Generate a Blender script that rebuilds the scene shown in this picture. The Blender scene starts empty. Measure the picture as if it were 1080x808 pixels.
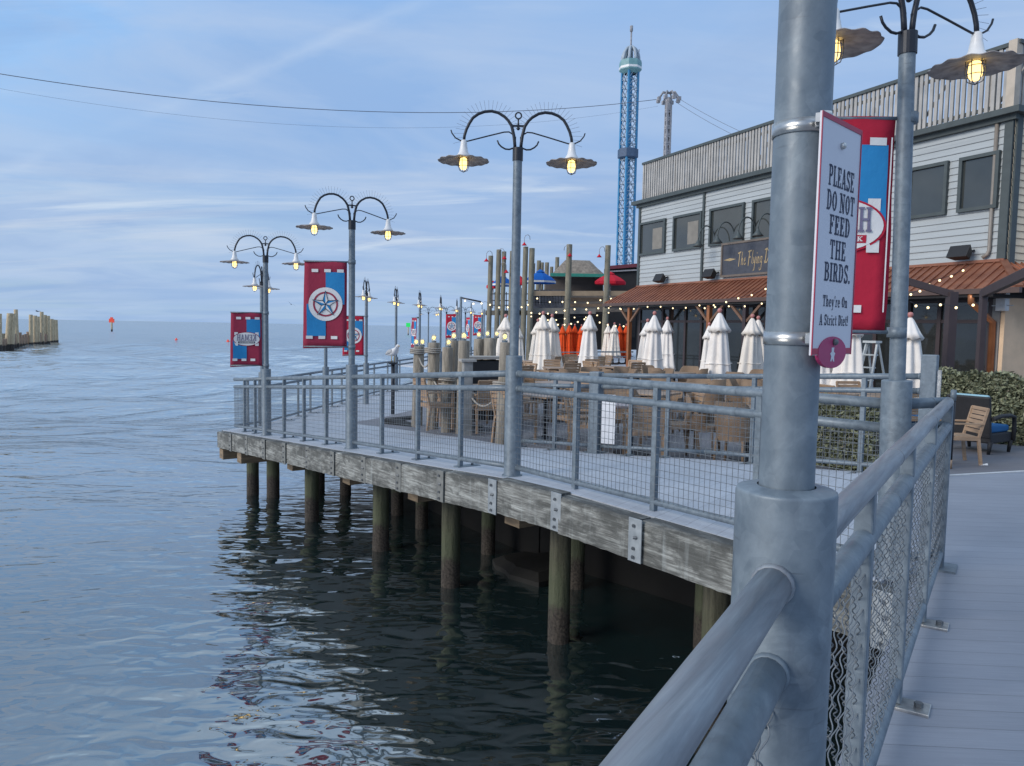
import bpy, math, random
from math import sin, cos, pi, radians, sqrt, atan2, floor
from mathutils import Vector, Matrix
random.seed(7)
S = bpy.context.scene
COL = S.collection
H = 1.47                      # camera height above the near deck (deck z = 0)
WZ = -2.00                    # water level

# ------------------------------------------------------------------ camera
F, TH, RO = 800.0, radians(4.18), radians(1.02)
fw = Vector((0, cos(TH), -sin(TH))); u0 = Vector((0, sin(TH), cos(TH)))
rt = cos(RO)*Vector((1, 0, 0)) + sin(RO)*u0
upv = -sin(RO)*Vector((1, 0, 0)) + cos(RO)*u0
cd = bpy.data.cameras.new('camera'); cam = bpy.data.objects.new('camera', cd); COL.objects.link(cam)
cam.matrix_world = Matrix(((rt.x, upv.x, -fw.x, 0), (rt.y, upv.y, -fw.y, 0), (rt.z, upv.z, -fw.z, H), (0, 0, 0, 1)))
cd.sensor_width = 36; cd.lens = 36*F/1080; cd.clip_start = .05; cd.clip_end = 20000
S.camera = cam

def ray(px, py):
    return fw + (px-540)/F*rt + (404-py)/F*upv
def PY(px, py, Y):
    d = ray(px, py); k = Y/d.y
    return Vector((d.x*k, Y, H+d.z*k))
def PZ(px, py, z):
    d = ray(px, py); k = (z-H)/d.z
    return Vector((d.x*k, d.y*k, z))

# ------------------------------------------------------------------ materials
def nodes(name):
    m = bpy.data.materials.new(name); m.use_nodes = True
    nt = m.node_tree; b = nt.nodes['Principled BSDF']
    return m, nt, b
def N(nt, typ, **kw):
    n = nt.nodes.new(typ)
    for k, v in kw.items():
        if k in n.inputs: n.inputs[k].default_value = v
        else: setattr(n, k, v)
    return n
def L(nt, a, b): nt.links.new(a, b)
def coords(nt, scale=(1, 1, 1), rot=(0, 0, 0), loc=(0, 0, 0)):
    tc = N(nt, 'ShaderNodeTexCoord'); mp = N(nt, 'ShaderNodeMapping')
    mp.inputs['Scale'].default_value = scale; mp.inputs['Rotation'].default_value = rot; mp.inputs['Location'].default_value = loc
    L(nt, tc.outputs['Object'], mp.inputs['Vector'])
    return mp.outputs['Vector']
def coords2(nt, rot, scale):
    v = coords(nt, rot=(0, 0, rot)); mp = N(nt, 'ShaderNodeMapping'); mp.inputs['Scale'].default_value = scale
    L(nt, v, mp.inputs['Vector']); return mp.outputs['Vector']
def ramp(nt, fac, stops):
    r = N(nt, 'ShaderNodeValToRGB'); e = r.color_ramp.elements
    while len(e) < len(stops): e.new(.5)
    for el, (p, c) in zip(e, stops):
        el.position = p; el.color = (*c, 1) if len(c) == 3 else c
    L(nt, fac, r.inputs['Fac']); return r.outputs['Color']
def noise(nt, vec, scale, detail=5, rough=.55, dist=0):
    n = N(nt, 'ShaderNodeTexNoise', Scale=scale, Detail=detail, Roughness=rough, Distortion=dist)
    L(nt, vec, n.inputs['Vector']); return n.outputs['Fac']
def mixc(nt, fac, a, b, mode='MIX'):
    m = N(nt, 'ShaderNodeMix', data_type='RGBA', blend_type=mode)
    for sock, v in ((m.inputs[0], fac), (m.inputs[6], a), (m.inputs[7], b)):
        if hasattr(v, 'is_output'): L(nt, v, sock)
        elif isinstance(v, (int, float)): sock.default_value = v
        else: sock.default_value = (*v, 1)
    return m.outputs[2]
def bump(nt, b, h, strength=.3, dist=.01):
    n = N(nt, 'ShaderNodeBump', Strength=strength, Distance=dist)
    L(nt, h, n.inputs['Height']); L(nt, n.outputs['Normal'], b.inputs['Normal']); return n
def M(name, c1, c2=None, scale=6, rough=.6, metal=0, bmp=0, bscale=60, stretch=(1, 1, 1), lo=.35, hi=.65, spec=.5):
    m, nt, b = nodes(name)
    b.inputs['Roughness'].default_value = rough; b.inputs['Metallic'].default_value = metal
    b.inputs['Specular IOR Level'].default_value = spec
    v = coords(nt, stretch)
    if c2 is None: c2 = tuple(x*.82 for x in c1)
    L(nt, ramp(nt, noise(nt, v, scale), [(lo, c2), (hi, c1)]), b.inputs['Base Color'])
    if bmp: bump(nt, b, noise(nt, v, bscale, 3), bmp, .004)
    return m
def EM(name, col, strength, base=(.8, .7, .4)):
    m, nt, b = nodes(name)
    b.inputs['Base Color'].default_value = (*base, 1); b.inputs['Roughness'].default_value = .3
    b.inputs['Emission Color'].default_value = (*col, 1); b.inputs['Emission Strength'].default_value = strength
    return m

def galv():
    m, nt, b = nodes('galvanised_steel')
    v = coords(nt)
    big = noise(nt, v, 4.5, 8, .66, 1.2); sm = noise(nt, v, 26, 5, .6); st = noise(nt, coords(nt, (9, 9, 1.2)), 2.2, 5, .6)
    c = ramp(nt, big, [(.34, (.085, .11, .14)), (.46, (.13, .167, .203)), (.55, (.155, .196, .234)), (.66, (.24, .29, .33))])
    c = mixc(nt, .35, c, ramp(nt, sm, [(.36, (.08, .105, .13)), (.64, (.18, .22, .255))]))
    c = mixc(nt, ramp(nt, st, [(.62, (0, 0, 0)), (.74, (.55, .55, .55))]), c, (.09, .11, .14))
    scr = noise(nt, coords(nt, (5, 5, 90)), 1.6, 3, .5); msk = noise(nt, v, 7, 3, .5)
    c = mixc(nt, mixc(nt, 1.0, ramp(nt, scr, [(.64, (0,)*3), (.70, (.8,)*3)]), ramp(nt, msk, [(.52, (0,)*3), (.62, (1,)*3)]), 'MULTIPLY'), c, (.07, .085, .105))
    drp = noise(nt, coords(nt, (22, 22, 1.3)), 1.5, 4, .6)
    c = mixc(nt, mixc(nt, 1.0, ramp(nt, drp, [(.62, (0,)*3), (.76, (.35,)*3)]), ramp(nt, msk, [(.40, (1,)*3), (.52, (0,)*3)]), 'MULTIPLY'), c, (.30, .345, .38))
    vo = N(nt, 'ShaderNodeTexVoronoi', Scale=34.0); L(nt, v, vo.inputs['Vector']); vs_ = N(nt, 'ShaderNodeSeparateColor'); L(nt, vo.outputs['Color'], vs_.inputs[0]); c = mixc(nt, .16, c, ramp(nt, vs_.outputs[0], [(0, (.10, .13, .16)), (1, (.28, .325, .36))]))
    L(nt, c, b.inputs['Base Color'])
    b.inputs['Metallic'].default_value = .15
    L(nt, ramp(nt, sm, [(.3, (.36,)*3), (.7, (.6,)*3)]), b.inputs['Roughness'])
    bump(nt, b, noise(nt, v, 45, 4), .12, .004)
    return m
def handrail():
    m, nt, b = nodes('worn_handrail_steel')
    ra = -atan2(3.29, 2.16); big = noise(nt, coords2(nt, ra, (1.0, 16, 16)), 1.6, 8, .68, .5); sm = noise(nt, coords2(nt, ra, (2, 9, 9)), 6, 6)
    c = ramp(nt, big, [(.32, (.13, .14, .16)), (.45, (.20, .22, .245)), (.56, (.26, .285, .31)), (.67, (.36, .39, .41))])
    c = mixc(nt, ramp(nt, sm, [(.45, (0, 0, 0)), (.7, (.5, .5, .5))]), c, (.225, .22, .235))
    L(nt, c, b.inputs['Base Color']); b.inputs['Metallic'].default_value = .25; b.inputs['Roughness'].default_value = .45
    bump(nt, b, sm, .08, .003)
    return m
def deckmat(name, ang, base, dark, width=.142, zoff=0):
    m, nt, b = nodes(name)
    v = coords(nt, rot=(0, 0, ang))
    sp = N(nt, 'ShaderNodeSeparateXYZ'); L(nt, v, sp.inputs[0])
    d = N(nt, 'ShaderNodeMath', operation='DIVIDE'); L(nt, sp.outputs['Y'], d.inputs[0]); d.inputs[1].default_value = width
    fr = N(nt, 'ShaderNodeMath', operation='FRACT'); L(nt, d.outputs[0], fr.inputs[0])
    fl = N(nt, 'ShaderNodeMath', operation='FLOOR'); L(nt, d.outputs[0], fl.inputs[0])
    wn = N(nt, 'ShaderNodeTexWhiteNoise', noise_dimensions='1D'); L(nt, fl.outputs[0], wn.inputs['W'])
    gap = ramp(nt, fr.outputs[0], [(0, (1, 1, 1)), (.03, (0, 0, 0)), (.97, (0, 0, 0)), (1, (1, 1, 1))])
    grain = noise(nt, coords2(nt, ang, (2.5, 60, 1)), 1.5, 6, .65)
    blotch = noise(nt, v, .9, 5, .6)
    c = ramp(nt, wn.outputs['Value'], [(0, tuple(x*.84 for x in base)), (1, tuple(x*1.10 for x in base))])
    c = mixc(nt, .55, c, ramp(nt, grain, [(.3, tuple(x*.70 for x in base)), (.7, tuple(x*1.18 for x in base))]))
    c = mixc(nt, .35, c, ramp(nt, blotch, [(.3, tuple(x*.72 for x in base)), (.7, tuple(x*1.15 for x in base))]))
    spk = noise(nt, v, 70, 2); c = mixc(nt, ramp(nt, spk, [(.72, (0, 0, 0)), (.78, (.35,)*3)]), c, tuple(x*1.5 for x in base))
    c = mixc(nt, mixc(nt, .45, gap, (0, 0, 0)), c, dark)
    L(nt, c, b.inputs['Base Color']); b.inputs['Roughness'].default_value = .62
    hh = N(nt, 'ShaderNodeMath', operation='SUBTRACT'); hh.inputs[0].default_value = 1.0
    gs = N(nt, 'ShaderNodeSeparateColor'); L(nt, gap, gs.inputs[0]); L(nt, gs.outputs[0], hh.inputs[1])
    ad = N(nt, 'ShaderNodeMath', operation='MULTIPLY_ADD'); L(nt, grain, ad.inputs[0]); ad.inputs[1].default_value = .25; L(nt, hh.outputs[0], ad.inputs[2])
    bump(nt, b, ad.outputs[0], .35, .006)
    return m
def timber():
    m, nt, b = nodes('weathered_timber_beam')
    oi = N(nt, 'ShaderNodeObjectInfo'); tc = N(nt, 'ShaderNodeTexCoord')
    add = N(nt, 'ShaderNodeVectorMath', operation='MULTIPLY_ADD'); add.inputs[1].default_value = (1, 1, 1)
    L(nt, tc.outputs['Object'], add.inputs[0])
    mu = N(nt, 'ShaderNodeMath', operation='MULTIPLY'); L(nt, oi.outputs['Random'], mu.inputs[0]); mu.inputs[1].default_value = 37
    cx = N(nt, 'ShaderNodeCombineXYZ'); L(nt, mu.outputs[0], cx.inputs[0]); L(nt, cx.outputs[0], add.inputs[2])
    def mp(sc):
        q = N(nt, 'ShaderNodeMapping'); q.inputs['Scale'].default_value = sc; L(nt, add.outputs[0], q.inputs['Vector']); return q.outputs['Vector']
    grain = noise(nt, mp((1.6, 20, 30)), 1.6, 8, .7, .3); stain = noise(nt, mp((1, 2, 2.2)), 2.6, 6, .68, .5); drip = noise(nt, mp((14, 4, 1.0)), 1.3, 5, .6)
    c = ramp(nt, grain, [(.30, (.06, .06, .056)), (.43, (.15, .152, .143)), (.54, (.25, .256, .242)), (.68, (.41, .425, .405))])
    c = mixc(nt, ramp(nt, stain, [(.45, (0, 0, 0)), (.59, (.8,)*3)]), c, (.06, .062, .058))
    c = mixc(nt, ramp(nt, drip, [(.58, (0, 0, 0)), (.74, (.30,)*3)]), c, (.42, .46, .46))
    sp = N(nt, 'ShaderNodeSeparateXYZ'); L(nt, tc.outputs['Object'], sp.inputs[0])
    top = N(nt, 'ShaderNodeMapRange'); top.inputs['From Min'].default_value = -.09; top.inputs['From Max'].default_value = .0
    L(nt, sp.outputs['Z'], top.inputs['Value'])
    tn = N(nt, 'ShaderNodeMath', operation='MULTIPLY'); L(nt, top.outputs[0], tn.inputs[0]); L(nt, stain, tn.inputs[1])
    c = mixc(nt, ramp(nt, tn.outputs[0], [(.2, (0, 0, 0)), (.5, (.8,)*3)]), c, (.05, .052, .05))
    L(nt, c, b.inputs['Base Color']); b.inputs['Roughness'].default_value = .85
    bump(nt, b, grain, .8, .012)
    return m
def pilemat(name, top, mid, low, hmid=.9, hlow=.38):
    m, nt, b = nodes(name)
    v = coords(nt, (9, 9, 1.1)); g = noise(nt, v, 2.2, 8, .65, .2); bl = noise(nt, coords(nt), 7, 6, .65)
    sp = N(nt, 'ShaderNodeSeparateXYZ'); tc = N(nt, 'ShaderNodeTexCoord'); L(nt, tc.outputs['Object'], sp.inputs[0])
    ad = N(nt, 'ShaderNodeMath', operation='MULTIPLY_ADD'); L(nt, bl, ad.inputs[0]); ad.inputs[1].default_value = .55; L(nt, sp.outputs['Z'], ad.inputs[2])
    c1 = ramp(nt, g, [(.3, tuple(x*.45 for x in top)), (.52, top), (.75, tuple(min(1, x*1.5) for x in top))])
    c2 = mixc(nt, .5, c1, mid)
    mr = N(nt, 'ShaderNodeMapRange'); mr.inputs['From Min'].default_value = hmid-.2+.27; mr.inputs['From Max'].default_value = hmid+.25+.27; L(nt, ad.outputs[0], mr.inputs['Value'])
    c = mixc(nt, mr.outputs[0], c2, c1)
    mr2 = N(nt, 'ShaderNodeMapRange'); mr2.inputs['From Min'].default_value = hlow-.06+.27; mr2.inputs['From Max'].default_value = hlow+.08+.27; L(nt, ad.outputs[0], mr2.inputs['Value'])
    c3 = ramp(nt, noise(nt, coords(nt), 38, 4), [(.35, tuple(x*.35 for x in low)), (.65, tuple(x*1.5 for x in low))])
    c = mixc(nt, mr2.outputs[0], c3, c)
    L(nt, c, b.inputs['Base Color']); b.inputs['Roughness'].default_value = .85
    ck = ramp(nt, noise(nt, coords(nt, (14, 14, .8)), 2.0, 4), [(.42, (0,)*3), (.5, (1,)*3)])
    gg = N(nt, 'ShaderNodeMath', operation='MULTIPLY_ADD'); L(nt, noise(nt, coords(nt), 38, 4), gg.inputs[0]); gg.inputs[1].default_value = .5; L(nt, g, gg.inputs[2])
    bump(nt, b, gg.outputs[0], .9, .02)
    return m
def watermat():
    m, nt, b = nodes('harbour_water')
    b.inputs['Base Color'].default_value = (.016, .036, .040, 1)
    b.inputs['Roughness'].default_value = .045; b.inputs['IOR'].default_value = 6.5
    tc = N(nt, 'ShaderNodeTexCoord')
    def nz(scale, sx, sy, ang, detail, dist, rough=.5):
        mp = N(nt, 'ShaderNodeMapping'); mp.inputs['Rotation'].default_value = (0, 0, ang); mp.inputs['Scale'].default_value = (sx, sy, 1)
        L(nt, tc.outputs['Object'], mp.inputs['Vector'])
        return noise(nt, mp.outputs['Vector'], scale, detail, rough, dist)
    def madd(a, k, c=None):
        q = N(nt, 'ShaderNodeMath', operation='MULTIPLY_ADD'); L(nt, a, q.inputs[0]); q.inputs[1].default_value = k
        if c is None: q.inputs[2].default_value = 0
        else: L(nt, c, q.inputs[2])
        return q.outputs[0]
    sp = N(nt, 'ShaderNodeSeparateXYZ'); L(nt, tc.outputs['Object'], sp.inputs[0])
    def far_(y0, y1, v0, v1):     # wave height that grows with the open fetch of water
        mr = N(nt, 'ShaderNodeMapRange'); mr.interpolation_type = 'SMOOTHSTEP'
        for k_, v_ in (('From Min', y0), ('From Max', y1), ('To Min', v0), ('To Max', v1)): mr.inputs[k_].default_value = v_
        L(nt, sp.outputs['Y'], mr.inputs['Value']); return mr.outputs[0]
    def mm(a, f, c=None):
        q = N(nt, 'ShaderNodeMath', operation='MULTIPLY_ADD'); L(nt, a, q.inputs[0]); L(nt, f, q.inputs[1])
        if c is None: q.inputs[2].default_value = 0
        else: L(nt, c, q.inputs[2])
        return q.outputs[0]
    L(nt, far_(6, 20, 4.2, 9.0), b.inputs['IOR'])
    h = mm(nz(.95, .7, 1.5, .12, 1, .4), far_(6, 40, .055, .15))
    h = mm(nz(3.0, .75, 1.45, -.22, 1, .5), far_(8, 40, .031, .045), h)
    h = madd(nz(4.6, .8, 1.2, .35, 1, .6), .0075, h)
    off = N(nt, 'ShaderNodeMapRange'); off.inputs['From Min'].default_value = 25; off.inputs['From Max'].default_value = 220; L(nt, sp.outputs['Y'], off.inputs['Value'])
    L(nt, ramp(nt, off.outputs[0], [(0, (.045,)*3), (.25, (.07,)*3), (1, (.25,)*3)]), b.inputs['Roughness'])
    L(nt, ramp(nt, off.outputs[0], [(0, (.010, .024, .026)), (.10, (.18, .23, .26)), (1, (.05, .09, .12))]), b.inputs['Base Color'])  # mid-distance band lightened to paint in the sky's reflection
    bn = N(nt, 'ShaderNodeBump', Strength=1.0, Distance=1.0)
    L(nt, h, bn.inputs['Height']); L(nt, bn.outputs['Normal'], b.inputs['Normal'])
    return m
WV = (.12, .062, .017)

def stripes(name, a, bcol, axis, period, frac, rough=.6):
    m, nt, b = nodes(name); v = coords(nt); sp = N(nt, 'ShaderNodeSeparateXYZ'); L(nt, v, sp.inputs[0])
    d = N(nt, 'ShaderNodeMath', operation='DIVIDE'); L(nt, sp.outputs[axis], d.inputs[0]); d.inputs[1].default_value = period
    fr = N(nt, 'ShaderNodeMath', operation='FRACT'); L(nt, d.outputs[0], fr.inputs[0])
    c = ramp(nt, fr.outputs[0], [(frac, a), (frac+.02, bcol)])
    n = noise(nt, v, 8, 4); c = mixc(nt, .3, c, ramp(nt, n, [(.3, tuple(x*.6 for x in a)), (.7, tuple(min(1, x*1.3) for x in a))]))
    L(nt, c, b.inputs['Base Color']); b.inputs['Roughness'].default_value = rough
    return m
def weave(name, a, bcol, sc=70, rough=.6):
    m, nt, b = nodes(name); v = coords(nt)
    ck = N(nt, 'ShaderNodeTexChecker', Scale=sc); L(nt, v, ck.inputs['Vector'])
    ck.inputs['Color1'].default_value = (*a, 1); ck.inputs['Color2'].default_value = (*bcol, 1)
    c = mixc(nt, .4, ck.outputs['Color'], ramp(nt, noise(nt, v, 9, 4), [(.3, bcol), (.7, a)]))
    L(nt, c, b.inputs['Base Color']); b.inputs['Roughness'].default_value = rough
    bump(nt, b, ck.outputs['Fac'], .5, .004)
    return m
def cloth(name, c, rough=.9):
    m, nt, b = nodes(name); v = coords(nt)
    cc = ramp(nt, noise(nt, v, 3.5, 5), [(.3, tuple(x*.86 for x in c)), (.7, c)])
    L(nt, cc, b.inputs['Base Color']); b.inputs['Roughness'].default_value = rough
    b.inputs['Specular IOR Level'].default_value = .2
    bump(nt, b, noise(nt, v, 12, 4), .25, .02)
    return m
def glass(name, base, rough=.04, spec=.8):
    m, nt, b = nodes(name); v = coords(nt)
    c = ramp(nt, noise(nt, v, .6, 4), [(.3, tuple(x*.6 for x in base)), (.7, base)])
    L(nt, c, b.inputs['Base Color']); b.inputs['Roughness'].default_value = rough; b.inputs['Specular IOR Level'].default_value = spec
    bump(nt, b, noise(nt, v, .8, 2), .03, .03)
    return m
def jarglass(name):
    m, nt, b = nodes(name)
    b.inputs['Base Color'].default_value = (.95, .93, .88, 1); b.inputs['Roughness'].default_value = .08
    b.inputs['Transmission Weight'].default_value = .85; b.inputs['IOR'].default_value = 1.15
    return m

STEEL = galv(); HAND = handrail()
PLATED = M('plate_weathered', (.20, .205, .195), (.13, .135, .13), 9, .7, .1, .2, 40)
PLATE = M('plate_steel', (.34, .37, .39), (.22, .245, .265), 9, .5, .2, .1, 40)
WIRE = M('mesh_wire', (.20, .22, .24), (.12, .135, .15), 20, .5, .4)
BOLT = M('bolt_metal', (.16, .17, .18), None, 30, .5, .6)
IRON = M('black_iron', (.018, .022, .032), None, 20, .45, .2)
SPIKE = M('spike_wire', (.16, .17, .20), None, 20, .5, .3)
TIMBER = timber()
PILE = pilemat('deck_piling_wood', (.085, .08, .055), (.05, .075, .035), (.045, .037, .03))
MOOR = pilemat('mooring_pile_wood', (.30, .265, .215), (.27, .24, .20), (.20, .17, .14), .3, -.6)
FARPILE = pilemat('breakwater_wood', (.46, .37, .24), (.40, .31, .21), (.03, .026, .024), 1.4, .6)
STUBPILE = pilemat('breakwater_stub_wood', (.27, .19, .14), (.2, .15, .11), (.03, .026, .024), .8, .5)
PAVWOOD = M('pavilion_pile_wood', (.24, .22, .165), (.13, .12, .09), 3, .85, 0, .4, 30, (3, 3, .5))
DECKN = deckmat('grey_deck_boards', 0.06, (.25, .272, .32), (.10, .105, .12))
DECKW = deckmat('walkway_deck_boards', atan2(.592, .806)+pi/2, (.42, .45, .50), (.16, .17, .19))
DECKP = deckmat('patio_deck_boards', -.3, (.165, .165, .185), (.07, .07, .08))
NOSE = M('white_nosing', (.62, .62, .62), None, 9, .6)
SHADEBLK = M('shade_black', (.0025, .0025, .003), (.001, .001, .001), 3, .9)  # near black, painting the under-deck shade onto the backing wall
CAPW = M('pile_cap_wood', (.26, .19, .12), (.13, .10, .07), 4, .85, 0, .4, 30, (1, 1, 6))
WHITE = M('white_enamel', (.72, .72, .72), (.62, .61, .60), 12, .35)
SHADE = M('weathered_shade', (.33, .30, .29), (.16, .14, .14), 14, .55)
BULB = EM('warm_bulb', (1, .68, .22), 2.6)
BULBY = EM('yellow_bulb', (1, .72, .12), 2.6)
BULBW = EM('string_bulb', (1, .76, .42), 2.2)
JAR = jarglass('clear_jar_glass')
MAROON = cloth('maroon_banner_cloth', (.30, .035, .07))
RED = cloth('red_banner_cloth', (.44, .022, .05))
BLUE = cloth('blue_banner_cloth', (.03, .23, .50))
BWHITE = cloth('banner_white', (.70, .70, .70))
STARB = cloth('star_blue', (.03, .14, .33)); 
INK = M('dark_ink', (.025, .035, .075), None, 30, .7)
SIGNW = M('sign_panel_white', (.60, .60, .65), (.55, .55, .60), 4, .45)
MAGENTA = M('sign_magenta', (.42, .03, .13), None, 6, .5)
SIGNRED = M('sign_red', (.42, .025, .07), None, 6, .5)
BRIGHT = M('bright_clamp_steel', (.62, .62, .60), (.40, .40, .40), 25, .3, .85)
SIDING = M('grey_clapboard', (.40, .435, .45), (.34, .37, .385), .9, .7, 0, .1, 30, (.4, 1, 5))
SIDSHADE = M('clapboard_shade_paint', (.29, .31, .325), None, 5, .8)  # darker tone that paints the shade line under each board
BEIGE = M('beige_clapboard', (.86, .68, .47), (.78, .61, .42), 2, .75)
TRIM = M('dark_green_trim', (.062, .078, .08), None, 5, .55)
WINGL = glass('upper_window_glass', (.055, .062, .06), .04, 1.0); DOORGL = glass('storefront_glass', (.025, .028, .028))
BLIND = M('window_blind', (.22, .205, .18), None, 4, .8)
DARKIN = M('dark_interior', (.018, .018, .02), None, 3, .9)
COPPER = M('copper_roof', (.38, .165, .10), (.26, .105, .065), 1.6, .42, .45, .05, 20, (1, 1, 3))
COPPER2 = M('copper_pipe', (.44, .17, .07), (.33, .12, .05), 3, .4, .4)
PERG = M('brown_steel', (.05, .034, .036), None, 4, .5)
PICKET = M('grey_picket_paint', (.42, .40, .375), (.31, .30, .285), 2, .75)
SIGNBD = M('sign_board_slate', (.060, .066, .085), (.045, .05, .065), 6, .6)
GOLD = M('gold_lettering', (.45, .33, .17), None, 20, .5)
UMB = cloth('cream_umbrella_canvas', (.86, .785, .70)); UMB2 = cloth('white_umbrella_canvas', (.86, .81, .76))
UMBO = cloth('orange_umbrella_canvas', (.75, .085, .018)); UMBR = cloth('red_canvas', (.55, .02, .04)); UMBB = cloth('blue_canvas', (.01, .11, .42))
FINIAL = M('pink_finial', (.50, .20, .18), None, 12, .5)
TEAK = M('teak_wood', (.40, .27, .17), (.27, .175, .11), 4, .55, 0, .15, 40, (1, 1, 6))
TEAKL = M('pale_teak_wood', (.42, .29, .19), (.32, .215, .14), 4, .55, 0, .15, 40, (1, 1, 6))
WICK = weave('tan_wicker', (.30, .205, .13), (.17, .11, .07)); WICKB = weave('black_wicker', (.022, .022, .026), (.008, .008, .01), 90)
CUSH = cloth('blue_cushion', (.04, .16, .36)); CUSHL = cloth('pale_blue_cushion', (.30, .48, .55))
TABLE = M('brown_table_top', (.34, .235, .16), (.25, .17, .115), 5, .4)
TABLEP = M('pink_table_top', (.50, .41, .40), (.43, .35, .34), 5, .4)
ROPE = M('pale_rope', (.42, .39, .34), (.28, .25, .22), 60, .9, 0, .5, 120)
PLANT = M('black_planter', (.014, .014, .016), None, 8, .6)
THATCH = M('thatch', (.27, .225, .18), (.15, .125, .10), 5, .95, 0, .8, 30, (1, 1, .4))
TEALF = M('teal_fascia', (.03, .24, .18), None, 4, .6)
DKRED = M('dark_red_fascia', (.15, .03, .045), None, 4, .7)
TOWB = M('tower_blue_paint', (.03, .17, .36), (.05, .24, .42), 2, .5); TOWL = M('tower_pale_paint', (.36, .42, .48), None, 2, .5)
TOWG = M('tower_teal_paint', (.16, .32, .34), None, 2, .5); TOWGR = M('tower_grey', (.32, .31, .32), (.2, .2, .22), 3, .6)
CABLE = M('cable_steel', (.12, .13, .16), None, 5, .6)
BORANGE = EM('marker_orange_glow', (1, .12, .05), .06, (.75, .07, .035)); BGREEN = EM('marker_green_glow', (.02, .8, .15), .3, (.02, .55, .1))  # slight glow added to unlit dayboards and buoys
GULLW = M('gull_white', (.72, .72, .72), (.6, .6, .62), 10, .8); GULLG = M('gull_grey', (.10, .105, .12), None, 10, .8); BEAK = M('beak_yellow', (.5, .33, .05), None, 10, .6)
LADDER = M('ladder_white', (.55, .58, .58), None, 8, .4)

def leafmat(name, a, b2):
    m, nt, b = nodes(name)
    g = N(nt, 'ShaderNodeNewGeometry')
    c = ramp(nt, g.outputs['Random Per Island'], [(0, b2), (.55, a), (.9, tuple(x*1.5 for x in a)), (1, (.20, .17, .12))])
    L(nt, c, b.inputs['Base Color']); b.inputs['Roughness'].default_value = .6
    return m
LEAF = leafmat('hedge_leaves', (.20, .215, .135), (.06, .07, .04))

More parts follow.
